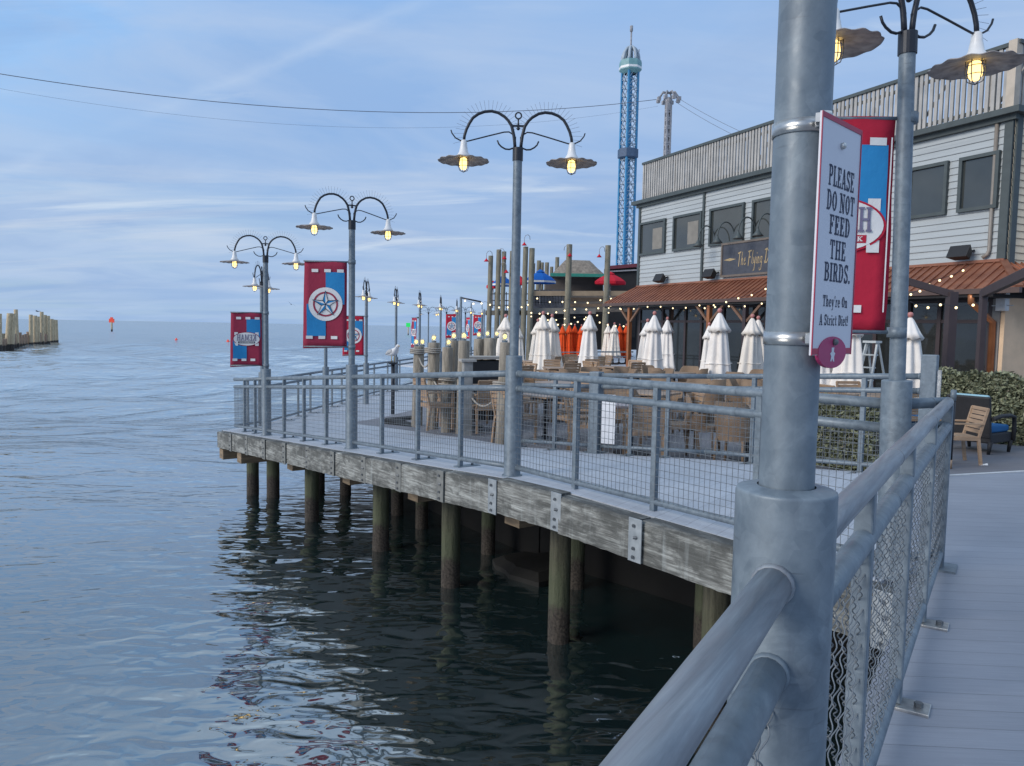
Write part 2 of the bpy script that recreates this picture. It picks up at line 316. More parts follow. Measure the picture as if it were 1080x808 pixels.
# ------------------------------------------------------------------ mesh builder
class MB:
    def __init__(s): s.v = []; s.f = []; s.sm = []
    def add(s, verts, faces, smooth=False):
        o = len(s.v); s.v += [tuple(p) for p in verts]; s.f += [tuple(i+o for i in f) for f in faces]; s.sm += [smooth]*len(faces); return s
    def box(s, c, d, R=None):
        c = Vector(c); h = Vector(d)/2; vs = []
        for z in (-1, 1):
            for y in (-1, 1):
                for x in (-1, 1):
                    p = Vector((x*h.x, y*h.y, z*h.z)); vs.append(c + (R @ p if R else p))
        return s.add(vs, [(0, 2, 3, 1), (4, 5, 7, 6), (0, 1, 5, 4), (2, 6, 7, 3), (0, 4, 6, 2), (1, 3, 7, 5)])
    def bar(s, a, b, w, h, up=(0, 0, 1)):
        a = Vector(a); b = Vector(b); d = b-a; l = d.length; d.normalize()
        upx = Vector(up)
        if abs(d.dot(upx)) > .98: upx = Vector((0, 1, 0)) if abs(d.y) < .9 else Vector((1, 0, 0))
        x = d.cross(upx).normalized(); y = x.cross(d).normalized()
        R = Matrix((x, d, y)).transposed()
        return s.box((a+b)/2, (w, l, h), R)
    def tube(s, pts, r, n=10, cap=True, smooth=True):
        pts = [Vector(p) for p in pts]; k = len(pts); rs = r if isinstance(r, (list, tuple)) else [r]*k
        vs = []; px = None
        for i, p in enumerate(pts):
            t = (pts[min(i+1, k-1)]-pts[max(i-1, 0)]).normalized()
            if px is None:
                ref = Vector((0, 0, 1)) if abs(t.z) < .9 else Vector((1, 0, 0))
                px = t.cross(ref).normalized()
            else:
                px = (px - t*px.dot(t))
                px = px.normalized() if px.length > 1e-6 else t.cross(Vector((0, 0, 1))).normalized()
            py = t.cross(px)
            for j in range(n):
                a = 2*pi*j/n; vs.append(p + rs[i]*(cos(a)*px + sin(a)*py))
        fs = [(i*n+j, i*n+(j+1) % n, (i+1)*n+(j+1) % n, (i+1)*n+j) for i in range(k-1) for j in range(n)]
        s.add(vs, fs, smooth)
        if cap:
            o = len(s.v)-k*n
            s.f.append(tuple(o+j for j in reversed(range(n)))); s.sm.append(False)
            s.f.append(tuple(o+(k-1)*n+j for j in range(n))); s.sm.append(False)
        return s
    def lathe(s, prof, c=(0, 0, 0), n=20, smooth=True, wob=None, cap=False, ex=1, ey=1):
        c = Vector(c); vs = []
        for i, (r, z) in enumerate(prof):
            for j in range(n):
                a = 2*pi*j/n; rr = r*(wob(a, i) if wob else 1)
                vs.append(c + Vector((rr*cos(a)*ex, rr*sin(a)*ey, z)))
        fs = [(i*n+j, i*n+(j+1) % n, (i+1)*n+(j+1) % n, (i+1)*n+j) for i in range(len(prof)-1) for j in range(n)]
        o = len(s.v); s.add(vs, fs, smooth)
        if cap:
            s.f.append(tuple(o+j for j in reversed(range(n)))); s.sm.append(False)
            k = len(prof); s.f.append(tuple(o+(k-1)*n+j for j in range(n))); s.sm.append(False)
        return s
    def poly(s, pts): return s.add(pts, [tuple(range(len(pts)))])
    def prism(s, pts, z0, z1):
        n = len(pts); vs = [(p[0], p[1], z0) for p in pts]+[(p[0], p[1], z1) for p in pts]
        return s.add(vs, [tuple(reversed(range(n))), tuple(range(n, 2*n))]+[(i, (i+1) % n, (i+1) % n+n, i+n) for i in range(n)])
    def ball(s, c, r, n=10, m=7, sx=1, sy=1, sz=1):
        prof = [(r*sin(pi*i/m)+1e-5, -r*cos(pi*i/m)*sz) for i in range(m+1)]
        return s.lathe(prof, c, n, True, ex=sx, ey=sy)
    def build(s, name, mat, parent=None, origin=(0, 0, 0)):
        o = Vector(origin); me = bpy.data.meshes.new(name)
        me.from_pydata([Vector(p)-o for p in s.v], [], s.f); me.update()
        me.polygons.foreach_set('use_smooth', s.sm)
        me.materials.append(mat)
        ob = bpy.data.objects.new(name, me); COL.objects.link(ob)
        if parent: ob.parent = parent
        else: ob.location = o
        return ob
def bevel(ob, w=.004, seg=2):
    m = ob.modifiers.new('bevel', 'BEVEL'); m.width = w; m.segments = seg; m.limit_method = 'ANGLE'; m.angle_limit = radians(40)
    return ob
def tag(o, label, cat, group=None):
    o['label'] = label; o['category'] = cat
    if group: o['group'] = group
    return o
def thing(name, label, cat, loc=(0, 0, 0), rz=0, group=None):
    o = bpy.data.objects.new(name, None); COL.objects.link(o); o.location = loc; o.rotation_euler = (0, 0, rz); o.empty_display_size = .1
    return tag(o, label, cat, group)
def structure(o): o['kind'] = 'structure'; return o
def kids(o): return [c for c in ALLKIDS.get(o.name, [])]
def dup(o, loc, rz, label, scale=None, group=None):
    def rec(src, par):
        c = src.copy(); COL.objects.link(c); c.parent = par
        for ch in list(src.children): rec(ch, c)
        return c
    r = rec(o, None); r.location = loc; r.rotation_euler = (0, 0, rz)
    if scale: r.scale = scale if isinstance(scale, tuple) else (scale,)*3
    r['label'] = label
    if group: r['group'] = group
    return r
ORD = ['first', 'second', 'third', 'fourth', 'fifth', 'sixth', 'seventh', 'eighth', 'ninth', 'tenth', 'eleventh', 'twelfth', 'thirteenth', 'fourteenth', 'fifteenth', 'sixteenth', 'seventeenth', 'eighteenth', 'nineteenth', 'twentieth']

# ------------------------------------------------------------------ lettering (strokes turned into ribbons)
def arc(cx, cy, rx, ry, a0, a1, n=10):
    return [(cx+rx*cos(radians(a0+(a1-a0)*i/n)), cy+ry*sin(radians(a0+(a1-a0)*i/n))) for i in range(n+1)]
VS, HS = .19, .095     # stem and hair weights of the slab letters
def stem(x, y0=0, y1=1, s0=True, s1=True, w=VS):
    r = [([(x, y0), (x, y1)], w)]
    if s0: r.append(([(x-.19, y0+.045), (x+.19, y0+.045)], .09))
    if s1: r.append(([(x-.19, y1-.045), (x+.19, y1-.045)], .09))
    return r
SLAB = {
 'P': (.74, stem(.2)+[([(.2, .95), (.42, .95)]+arc(.42, .72, .2, .23, 90, -90)+[(.2, .49)], .12), (arc(.44, .72, .17, .19, 60, -60, 6), .17)]),
 'L': (.68, stem(.2)+[([(.2, .05), (.64, .05)], HS), ([(.60, 0), (.60, .3)], .11)]),
 'E': (.72, stem(.2)+[([(.2, .05), (.64, .05)], HS), ([(.60, 0), (.60, .28)], .11), ([(.2, .95), (.62, .95)], HS), ([(.58, .72), (.58, 1)], .11), ([(.2, .51), (.44, .51)], HS), ([(.43, .38), (.43, .64)], .10)]),
 'F': (.70, stem(.2)+[([(.2, .95), (.62, .95)], HS), ([(.58, .70), (.58, 1)], .11), ([(.2, .51), (.44, .51)], HS), ([(.43, .38), (.43, .64)], .10)]),
 'A': (.82, [([(.12, 0), (.38, 1)], .10), ([(.40, 1), (.66, 0)], .2), ([(.2, .31), (.58, .31)], HS), ([(-.02, .045), (.28, .045)], .09), ([(.48, .045), (.84, .045)], .09)]),
 'S': (.68, [(arc(.33, .74, .22, .21, 25, 190, 8)+[(.2, .6), (.5, .42)]+arc(.34, .26, .22, .21, 20, -165, 8), .15), ([(.56, .70), (.56, 1.0)], .09), ([(.10, 0), (.10, .3)], .09)]),
 'D': (.80, stem(.2)+[([(.2, .95), (.36, .95)]+arc(.36, .5, .30, .45, 90, -90, 12)+[(.2, .05)], .11), (arc(.38, .5, .27, .36, 55, -55, 8), .18)]),
 'O': (.80, [(arc(.39, .5, .28, .44, 0, 360, 20), .12), (arc(.39, .5, .27, .38, 50, -50, 8), .19), (arc(.39, .5, .27, .38, 130, 230, 8), .19)]),
 'N': (.88, stem(.16, w=.10)+stem(.70, s0=False, w=.10)+[([(.16, .98), (.68, .02)], .2)]),
 'T': (.76, stem(.37, s1=False)+[([(.04, .95), (.70, .95)], HS), ([(.08, .70), (.08, 1)], .10), ([(.66, .70), (.66, 1)], .10)]),
 'H': (.90, stem(.2)+stem(.68)+[([(.2, .5), (.68, .5)], HS)]),
 'I': (.42, stem(.2)),
 'B': (.76, stem(.2)+[([(.2, .95), (.40, .95)]+arc(.40, .74, .18, .21, 90, -90)+[(.2, .53)], .11), ([(.2, .51), (.43, .51)]+arc(.43, .28, .21, .23, 90, -90)+[(.2, .05)], .11), (arc(.41, .74, .16, .17, 55, -55, 6), .16), (arc(.45, .28, .18, .19, 55, -55, 6), .17)]),
 'R': (.80, stem(.2)+[([(.2, .95), (.42, .95)]+arc(.42, .73, .19, .22, 90, -90)+[(.2, .51)], .11), (arc(.43, .73, .16, .18, 55, -55, 6), .16), ([(.44, .5), (.62, .04)], .18), ([(.56, .045), (.80, .045)], .09)]),
 '.': (.30, [([(.12, 0), (.12, .17)], .19)]),
 'K': (.86, stem(.2)+[([(.24, .42), (.64, .96)], .11), ([(.36, .56), (.68, .04)], .19), ([(.52, .955), (.82, .955)], .09), ([(.52, .045), (.86, .045)], .09)]),
 'M': (1.04, stem(.16, w=.10)+stem(.84, w=.18)+[([(.16, .98), (.48, .1)], .17), ([(.48, .1), (.82, .98)], .10)]),
 'W': (1.0, [([(.1, 1), (.3, 0)], .17), ([(.3, 0), (.48, .9)], .1), ([(.48, .9), (.68, 0)], .17), ([(.68, 0), (.86, 1)], .1)]),
 'h': (.72, stem(.18, s1=False, w=.16)+[([(.06, .955), (.2, .955)], .09), (arc(.36, .42, .17, .2, 170, 0, 8)+[(.53, .04)], .15), ([(.42, .045), (.66, .045)], .08)]),
 'e': (.62, [(arc(.3, .33, .22, .3, 0, 320, 14), .13), ([(.1, .34), (.52, .34)], .08)]),
 'y': (.66, [([(.1, .64), (.32, .05)], .16), ([(.54, .64), (.26, -.25), (.08, -.27)], .09), ([(.0, .62), (.24, .62)], .08), ([(.44, .62), (.66, .62)], .08)]),
 "'": (.24, [([(.12, 1), (.08, .74)], .12)]),
 'r': (.54, stem(.18, 0, .66, s1=False, w=.16)+[([(.06, .62), (.2, .62)], .08), ([(.22, .46), (.34, .62), (.46, .58)], .13)]),
 'n': (.72, stem(.18, 0, .66, s1=False, w=.16)+[([(.06, .62), (.2, .62)], .08), (arc(.36, .42, .17, .2, 170, 0, 8)+[(.53, .04)], .15), ([(.42, .045), (.66, .045)], .08)]),
 't': (.46, [([(.2, .9), (.2, .12), (.3, .05), (.42, .1)], .15), ([(.04, .62), (.40, .62)], .08)]),
 'i': (.38, stem(.18, 0, .66, s1=False, w=.16)+[([(.06, .62), (.2, .62)], .08), ([(.18, .80), (.18, .96)], .16)]),
 'c': (.58, [(arc(.3, .33, .21, .3, 50, 310, 12), .14)]),
 '!': (.32, [([(.15, .3), (.15, 1)], .16), ([(.15, 0), (.15, .16)], .16)]),
 ' ': (.34, []),
}
SCRIPT = {   # thin slanted brush letters for the board on the building
 'T': (.62, [([(.0, .9), (.62, 1.0)], .10), ([(.36, .95), (.16, -.1)], .13)]),
 'h': (.48, [([(.2, 1.0), (.02, 0)], .09), ([(.06, .3), (.26, .52), (.34, .4), (.26, 0), (.44, .08)], .09)]),
 'e': (.42, [([(.04, .26), (.3, .36), (.26, .54), (.08, .4), (.06, .1), (.22, 0), (.4, .14)], .08)]),
 'F': (.66, [([(.3, .98), (.06, -.1)], .14), ([(.02, .95), (.68, 1.02)], .11), ([(.1, .5), (.5, .55)], .09)]),
 'l': (.26, [([(.24, 1.05), (.04, .08), (.22, .04)], .09)]),
 'y': (.46, [([(.06, .5), (.08, .1), (.24, .08), (.4, .5)], .08), ([(.42, .54), (.2, -.42), (.0, -.5)], .09)]),
 'i': (.24, [([(.16, .5), (.06, .05), (.22, .06)], .09), ([(.2, .74), (.22, .82)], .09)]),
 'n': (.46, [([(.12, .52), (.02, 0)], .09), ([(.06, .3), (.28, .52), (.34, .4), (.26, .02), (.42, .08)], .08)]),
 'g': (.46, [(arc(.2, .28, .16, .22, 40, 330, 10), .08), ([(.38, .52), (.2, -.42), (-.1, -.5), (-.14, -.3)], .09)]),
 'D': (.80, [([(.3, 1.0), (.1, 0)], .13), ([(.0, .95), (.4, 1.04), (.74, .8), (.7, .4), (.4, .04), (.0, .02), (-.06, .16)], .10)]),
 'u': (.46, [([(.08, .5), (.06, .1), (.22, .04), (.38, .5), (.32, .06), (.46, .06)], .08)]),
 't': (.30, [([(.2, .85), (.08, .08), (.24, .04)], .09), ([(.02, .55), (.34, .58)], .07)]),
 'c': (.38, [([(.34, .42), (.24, .54), (.08, .36), (.08, .08), (.22, 0), (.36, .12)], .08)]),
 'm': (.64, [([(.12, .52), (.02, 0)], .08), ([(.06, .3), (.26, .52), (.3, .4), (.22, 0)], .08), ([(.28, .3), (.46, .52), (.52, .4), (.44, .02), (.6, .08)], .08)]),
 'a': (.44, [(arc(.2, .27, .15, .22, 40, 330, 10), .08), ([(.38, .5), (.3, .06), (.44, .06)], .08)]),
 ' ': (.3, []),
}
def textw(txt, G, sp): return sum(G[c][0]+sp for c in txt)-sp
def lettering(mb, txt, G, org, ex, ey, h, w=None, sp=.06, z0=0.0):
    """ribbons of the text centred at org, in the plane ex/ey (unit vectors); total width w when given."""
    tw = textw(txt, G, sp); kx = (w/tw) if w else h
    nrm = ex.cross(ey); x = -tw/2; q = 0
    for c in txt:
        wd, strokes = G[c]
        for pts, th in strokes:
            n = len(pts); q += 1; vs = []
            for i, p in enumerate(pts):
                a = pts[max(i-1, 0)]; b = pts[min(i+1, n-1)]
                dx, dy = (b[0]-a[0]), (b[1]-a[1]); l = sqrt(dx*dx+dy*dy) or 1
                nx, ny = -dy/l*th/2, dx/l*th/2
                for sg in (1, -1):
                    vs.append(org + ex*((x+p[0]+sg*nx)*kx) + ey*((p[1]+sg*ny-.5)*h) + nrm*(z0+.00004*(q % 9)))
            mb.add(vs, [(2*i, 2*i+1, 2*i+3, 2*i+2) for i in range(n-1)])
        x += wd+sp
    return mb

# ------------------------------------------------------------------ layout of the boardwalk
L3 = Vector((.017, 7.678)); U = Vector((.592, -.806)); NN = Vector((.806, .592))
UA = atan2(U.y, U.x)
def TS(t, s): p = L3+U*t+NN*s; return p
def zr(t): return -min(max(.6-t, 0)*.072, .88)
ROW = [(-60, 22), (-14, 3.4), (-9.9, 2.6), (-7.5, 2.4), (-2.6, 1.95), (-1.36, 2.41), (-.02, 3.05), (2.49, 3.42), (14, 3.42)]
def lerp_tab(tab, x):
    if x <= tab[0][0]: return tab[0][1]
    for (a, b), (c, d) in zip(tab, tab[1:]):
        if x <= c: return b+(d-b)*(x-a)/(c-a)
    return tab[-1][1]
def row(t): return lerp_tab(ROW, t)
def zw(t, s): return zr(t)-.05*max(0, s-1)*min(max((2.2-t)/1.5, 0), 1)*min(max((t+4)/3, 0), 1)
PAT = -.33
def smooth(x): x = min(max(x, 0), 1); return x*x*(3-2*x)
def zpat(t, s):
    if t > -2.6: return PAT
    low = min(PAT, zr(t)); k = smooth((s-row(t))/3.5) if t > -11 else smooth((s-row(t)-2)/4)
    return low+(PAT-low)*k
CORN = -9.9
FARRAIL = [Vector((-5.62, 17.6)), Vector((-4.85, 24)), Vector((-4.0, 29.8)), Vector((-2.4, 40)), Vector((-1.2, 50))]

def slab_grid(rows, thick, top, name, mat):
    """rows: list of lists of points (same length); builds a top sheet, an underside and the skirt."""
    mb = MB(); nr, nc = len(rows), len(rows[0])
    vs = [p for r in rows for p in r]; lo = [(p[0], p[1], p[2]-thick) for p in vs]; n = len(vs)
    fs = []
    for i in range(nr-1):
        for j in range(nc-1):
            a = i*nc+j; fs.append((a, a+1, a+nc+1, a+nc)); fs.append((n+a, n+a+nc, n+a+nc+1, n+a+1))
    for i in range(nr-1):
        for j in (0, nc-1):
            a = i*nc+j; b = a+nc; fs.append((a, b, n+b, n+a))
    for j in range(nc-1):
        for i in (0, nr-1):
            a = i*nc+j; b = a+1; fs.append((a, b, n+b, n+a))
    mb.add(vs+lo, fs); return structure(mb.build(name, mat))

# water
import numpy as np
def build_water():
    rg = np.random.default_rng(11)
    py = np.concatenate([np.linspace(.16, 60, 240), np.linspace(60.4, 430, 430)])
    Y = np.concatenate([2630/py, np.array([4, 0, -6, -16, -40.])]); Y = np.sort(Y)
    u = np.concatenate([np.linspace(-5, -.84, 40), np.linspace(-.82, .42, 330), np.linspace(.45, 5, 40)])
    YY, UU = np.meshgrid(Y, u, indexing='ij'); XX = UU*(np.maximum(YY, 0)+9); ZZ = np.zeros_like(XX)
    dy = np.gradient(Y)[:, None]; calm = np.clip((YY-9)/32, 0, 1); calm = .12+.88*calm*calm*(3-2*calm)
    lam = np.geomspace(.8, 45, 44)
    for l in lam:
        a = .0050*l if l < 9 else .0050*9*(l/9)**.45
        th = rg.normal(.15, .5); ph = rg.uniform(0, 6.28); k = 2*np.pi/l
        f = np.clip(l/(2.2*np.abs(dy))-1, 0, 1)*np.clip(l/(3*np.abs(YY)/760*3+.01)-1, 0, 1)
        ZZ += a*f*calm*np.sin(k*(np.cos(th)*YY+np.sin(th)*XX)+ph+1.3*np.sin(.31*k*(XX*np.cos(th+.9)+.2*YY)+ph*2))
    nr, nc = XX.shape; co = np.stack([XX, YY, ZZ+WZ], -1).reshape(-1, 3).astype(np.float32)
    idx = np.arange(nr*nc).reshape(nr, nc); q = np.stack([idx[:-1, :-1], idx[:-1, 1:], idx[1:, 1:], idx[1:, :-1]], -1).reshape(-1, 4)
    me = bpy.data.meshes.new('water'); me.vertices.add(len(co)); me.vertices.foreach_set('co', co.ravel())
    me.loops.add(q.size); me.loops.foreach_set('vertex_index', q.ravel().astype(np.int32)); me.polygons.add(len(q))
    me.polygons.foreach_set('loop_start', np.arange(0, q.size, 4, dtype=np.int32)); me.polygons.foreach_set('use_smooth', np.ones(len(q), dtype=bool))
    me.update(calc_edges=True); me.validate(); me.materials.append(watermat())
    o = bpy.data.objects.new('water', me); COL.objects.link(o); return structure(o)
build_water()
smb = MB(); smb.add([(-60, -60, -3.9), (60, -60, -3.9), (60, 90, -3.9), (-60, 90, -3.9)], [(0, 1, 2, 3)])
structure(smb.build('seabed_ground', SHADEBLK))

# walkway, patio and near deck
rows = []
tt = [CORN+.02+i*(3.9-CORN)/40 for i in range(41)]
for t in tt:
    r = []
    for k in range(9):
        s = -.15+(row(t)+.15)*k/8; p = TS(t, s); r.append((p.x, p.y, zw(t, s)))
    rows.append(r)
slab_grid(rows, .07, 0, 'boardwalk_path', DECKW)
rows = []
def sl(t):
    if t >= CORN: return row(t)+.002
    # left limit follows the far railing
    p0 = FARRAIL[0]
    return None
tt = [14-i*.6 for i in range(41)]
for t in [14, 11, 8, 5, 3.9, 2.49, 1.2, -.02, -.7, -1.36, -2, -2.6, -3.2, -4, -5, -6, -7, -8, -9, CORN]:
    r = []
    for k in range(25):
        f = (k/24)**1.6; s = row(t)+.002+(30-row(t))*f; p = TS(t, s); r.append((p.x, p.y, zpat(t, s)-(.002 if t > -2.6 else .0)))
    rows.append(r)
slab_grid(rows, .1, 0, 'patio_pavement', DECKP)
rows = []
def ffar(Y):
    P = [TS(CORN, -.16), FARRAIL[0]]+FARRAIL[1:]
    P = [Vector((-5.98, 15.75))]+FARRAIL
    for a, b in zip(P, P[1:]):
        if Y <= b.y: return a.x+(b.x-a.x)*(Y-a.y)/(b.y-a.y)-.15
    return P[-1].x-.15
cor = TS(CORN, -.15)
# far boardwalk: fan from the corner line out to Y = 75
a_line = [TS(CORN, -.15+(30.15)*(k/24)**1.6) for k in range(25)]
rows.append([(p.x, p.y, zpat(CORN, -.15+30.15*(k/24)**1.6) if k > 6 else max(zr(CORN), -.88)-.003) for k, p in enumerate(a_line)])
for Y, xl in [(17.6, None), (20, None), (24, None), (29.8, None), (40, None), (46, -7), (75, -7)]:
    xl = ffar(Y) if xl is None else xl
    r = []
    for k in range(25):
        f = (k/24)**1.6; x = xl+(40-xl)*f; yy = Y+ (x-xl)*.55*(1 if Y < 40 else .2)
        z = -.88+(.55)*smooth((x-xl-3.5)/4); r.append((x, yy, z))
    rows.append(r)
slab_grid(rows, .1, 0, 'far_boardwalk_pavement', DECKW)

L5 = Vector((.479, 1.30)); cornC = PZ(1000, 425, 1.05); CC = Vector((cornC.x, cornC.y)); L4 = TS(3.906, 0)
rd = (CC-L5).normalized(); rn = Vector((-rd.y, rd.x))    # rn points to the water
rd2 = Vector((.345, .60)).normalized(); EE = Vector((4.25, 7.72))
wl = Vector((.95, .31)).normalized()
near = [L5-rd2*7+rn*.10, L5+rn*.11, CC+rn*.10+rd*(-.2), L4+Vector((-.12, -.06)), L4+Vector((-.06, .12)), EE-wl*.15, EE+wl*14, Vector((18, -5))]
nd = MB(); nd.prism(near, -.16, .004)
structure(nd.build('near_deck_pavement', DECKN))
ns = MB(); a = EE-wl*.1; b = EE+wl*14; pp = Vector((-wl.y, wl.x))*.045
ns.prism([a+pp*.2, b+pp*.2, b+pp*1.3, a+pp*1.3], -.06, .010)
structure(ns.build('pavement_edge_strip', NOSE))
# added backing wall that keeps the space below the patio dark
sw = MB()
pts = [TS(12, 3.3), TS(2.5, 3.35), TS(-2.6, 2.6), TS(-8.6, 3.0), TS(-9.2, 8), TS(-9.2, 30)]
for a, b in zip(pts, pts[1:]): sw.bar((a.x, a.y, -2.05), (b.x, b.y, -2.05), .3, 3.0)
structure(sw.build('underdeck_backing_ground', SHADEBLK))

# ------------------------------------------------------------------ deck edge beams, plates, pilings
NB = 14
for i in range(NB):
    t1 = 4.06-.985*i; t0 = t1-.97
    tm = (t0+t1)/2; p = TS(tm, -.155-.075); z = zr(tm)
    o = thing('edge_beam', f'weathered grey timber beam along the deck edge, {ORD[i]} counted from the big near lamp post', 'beam', (p.x, p.y, z-.004), UA, 'edge beams under the walkway railing')
    sl_ = (zr(t1)-zr(t0))/(t1-t0); l = (t1-t0); mb = MB()
    jx = random.uniform(-.012, .012); ht = .335+random.uniform(-.012, .008); nseg = 14
    vs = []; 
    for k in range(nseg+1):
        x = -l/2+.006+(l-.012)*k/nseg
        e1, e2 = random.uniform(-.004, .004), random.uniform(-.004, .004)
        tz = random.uniform(-.012, .0)
        for (yy, zz) in ((-.075+e1, -ht+random.uniform(-.004, .004)), (.072, -ht), (.072, 0), (-.06+e2, tz*.3), (-.075+e2, -.016+tz)):
            vs.append((x, yy+jx, zz+sl_*x))
    fs = [(k*5+j, (k+1)*5+j, (k+1)*5+(j+1) % 5, k*5+(j+1) % 5) for k in range(nseg) for j in range(5)]
    fs += [(0, 1, 2, 3, 4), tuple(nseg*5+j for j in reversed(range(5)))]
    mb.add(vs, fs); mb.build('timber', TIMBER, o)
    if i % 1 == 0:
        q = MB(); q.box((l/2-.02, -.083+jx, -.165+sl_*l/2), (.14, .012, .345)); pl = bevel(q.build('steel_plate', PLATE if i < 5 else PLATED, o), .003)
        bb = MB()
        for zz in (-.05, -.14, -.23, -.30):
            bb.tube([(l/2-.02+random.uniform(-.004, .004)+.02*(1 if zz > -.2 and zz < -.1 else -1), -.088+jx, zz+sl_*l/2), (l/2-.02, -.106+jx, zz+sl_*l/2)], .013, 6, smooth=False)
        bb.build('bolt', BOLT, pl)
# deck-end trim at the far corner
p = TS(CORN-.02, .35); o = thing('end_beam', 'short end beam closing the far left corner of the walkway', 'beam', (p.x, p.y, zr(CORN)-.005), UA+pi/2)
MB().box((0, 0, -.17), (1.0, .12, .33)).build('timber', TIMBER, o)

def pile(name, label, x, y, r, ztop, mat, base=WZ, group=None, lean=(0, 0), n=18, depth=1.2, seed=0):
    rnd = random.Random(seed); hh = ztop-base; ph = [rnd.uniform(0, 6.28) for _ in range(6)]
    mb = MB(); k = 12; pts = []
    prof = []
    for i in range(k+1):
        z = -depth+(hh+depth)*i/k; prof.append((r*(1.03-.08*i/k)*(1+rnd.uniform(-.015, .015)), z))
    prof.append((r*.90, hh+.012)); prof.append((.001, hh+.016))
    mb.lathe(prof, (0, 0, 0), n, True, lambda a, i: 1+.035*sin(2*a+ph[0])+.025*sin(5*a+ph[1]+i*.05)+.02*sin(9*a+ph[2]+i*.1))
    mb.v = [(vx+lean[0]*max(vz, 0), vy+lean[1]*max(vz, 0), vz) for vx, vy, vz in mb.v]
    ob = mb.build(name, mat); ob.location = (x, y, base)
    return tag(ob, label, 'piling', group)
fr = [(-9.40, .30), (-8.90, .55), (-6.69, .5), (-4.36, .7), (-2.30, .7), (-.15, .8), (1.99, .8)]
lf = ['far left piling under the walkway corner', 'second piling from the left, under the walkway corner', 'third piling from the left along the deck edge', 'brown-green piling below the deck edge between the two banner lamps', 'piling below the deck edge left of the tall middle lamp post', 'thick greenish piling nearest the water opening right of the middle lamp post', 'piling half hidden beside the big near lamp post']
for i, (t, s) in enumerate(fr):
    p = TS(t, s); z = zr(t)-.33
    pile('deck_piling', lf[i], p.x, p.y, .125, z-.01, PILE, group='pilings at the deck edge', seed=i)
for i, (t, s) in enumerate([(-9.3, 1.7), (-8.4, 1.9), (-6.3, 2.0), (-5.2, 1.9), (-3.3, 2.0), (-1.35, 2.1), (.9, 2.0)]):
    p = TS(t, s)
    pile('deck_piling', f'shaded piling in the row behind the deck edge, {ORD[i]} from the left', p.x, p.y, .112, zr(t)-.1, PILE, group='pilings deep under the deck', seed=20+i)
for i, (t, s0, s1, dz) in enumerate([(-9.62, -.26, 2.4, -.36), (-8.55, -.22, 2.2, -.36), (-6.69, .10, 2.2, -.36), (-4.36, .12, 2.0, -.36), (-2.30, .12, 2.0, -.36), (-.15, .12, 2.6, -.36)]):
    a = TS(t, s0); b = TS(t, s1); z = zr(t)+dz-.10
    tag(MB().bar((a.x, a.y, z), (b.x, b.y, z), .26, .2).build('pile_cap', CAPW), f'brown cross beam lying on the pilings, {ORD[i]} from the left', 'beam', 'pile caps under the deck')
tag(MB().lathe([(.6, -.4), (.6, .06), (.45, .14), (.001, .15)], (0, 0, 0), 16, False, lambda a, i: 1+.15*sin(3*a)+.08*sin(7*a)).build('footing_block', M('wet_rock', (.008, .008, .007), (.004, .004, .004), 6, .8, 0, .6, 10)), 'low dark barnacled block in the shadow below the deck', 'concrete block')
bpy.data.objects['footing_block'].location = (*TS(-2.2, 2.1), WZ)

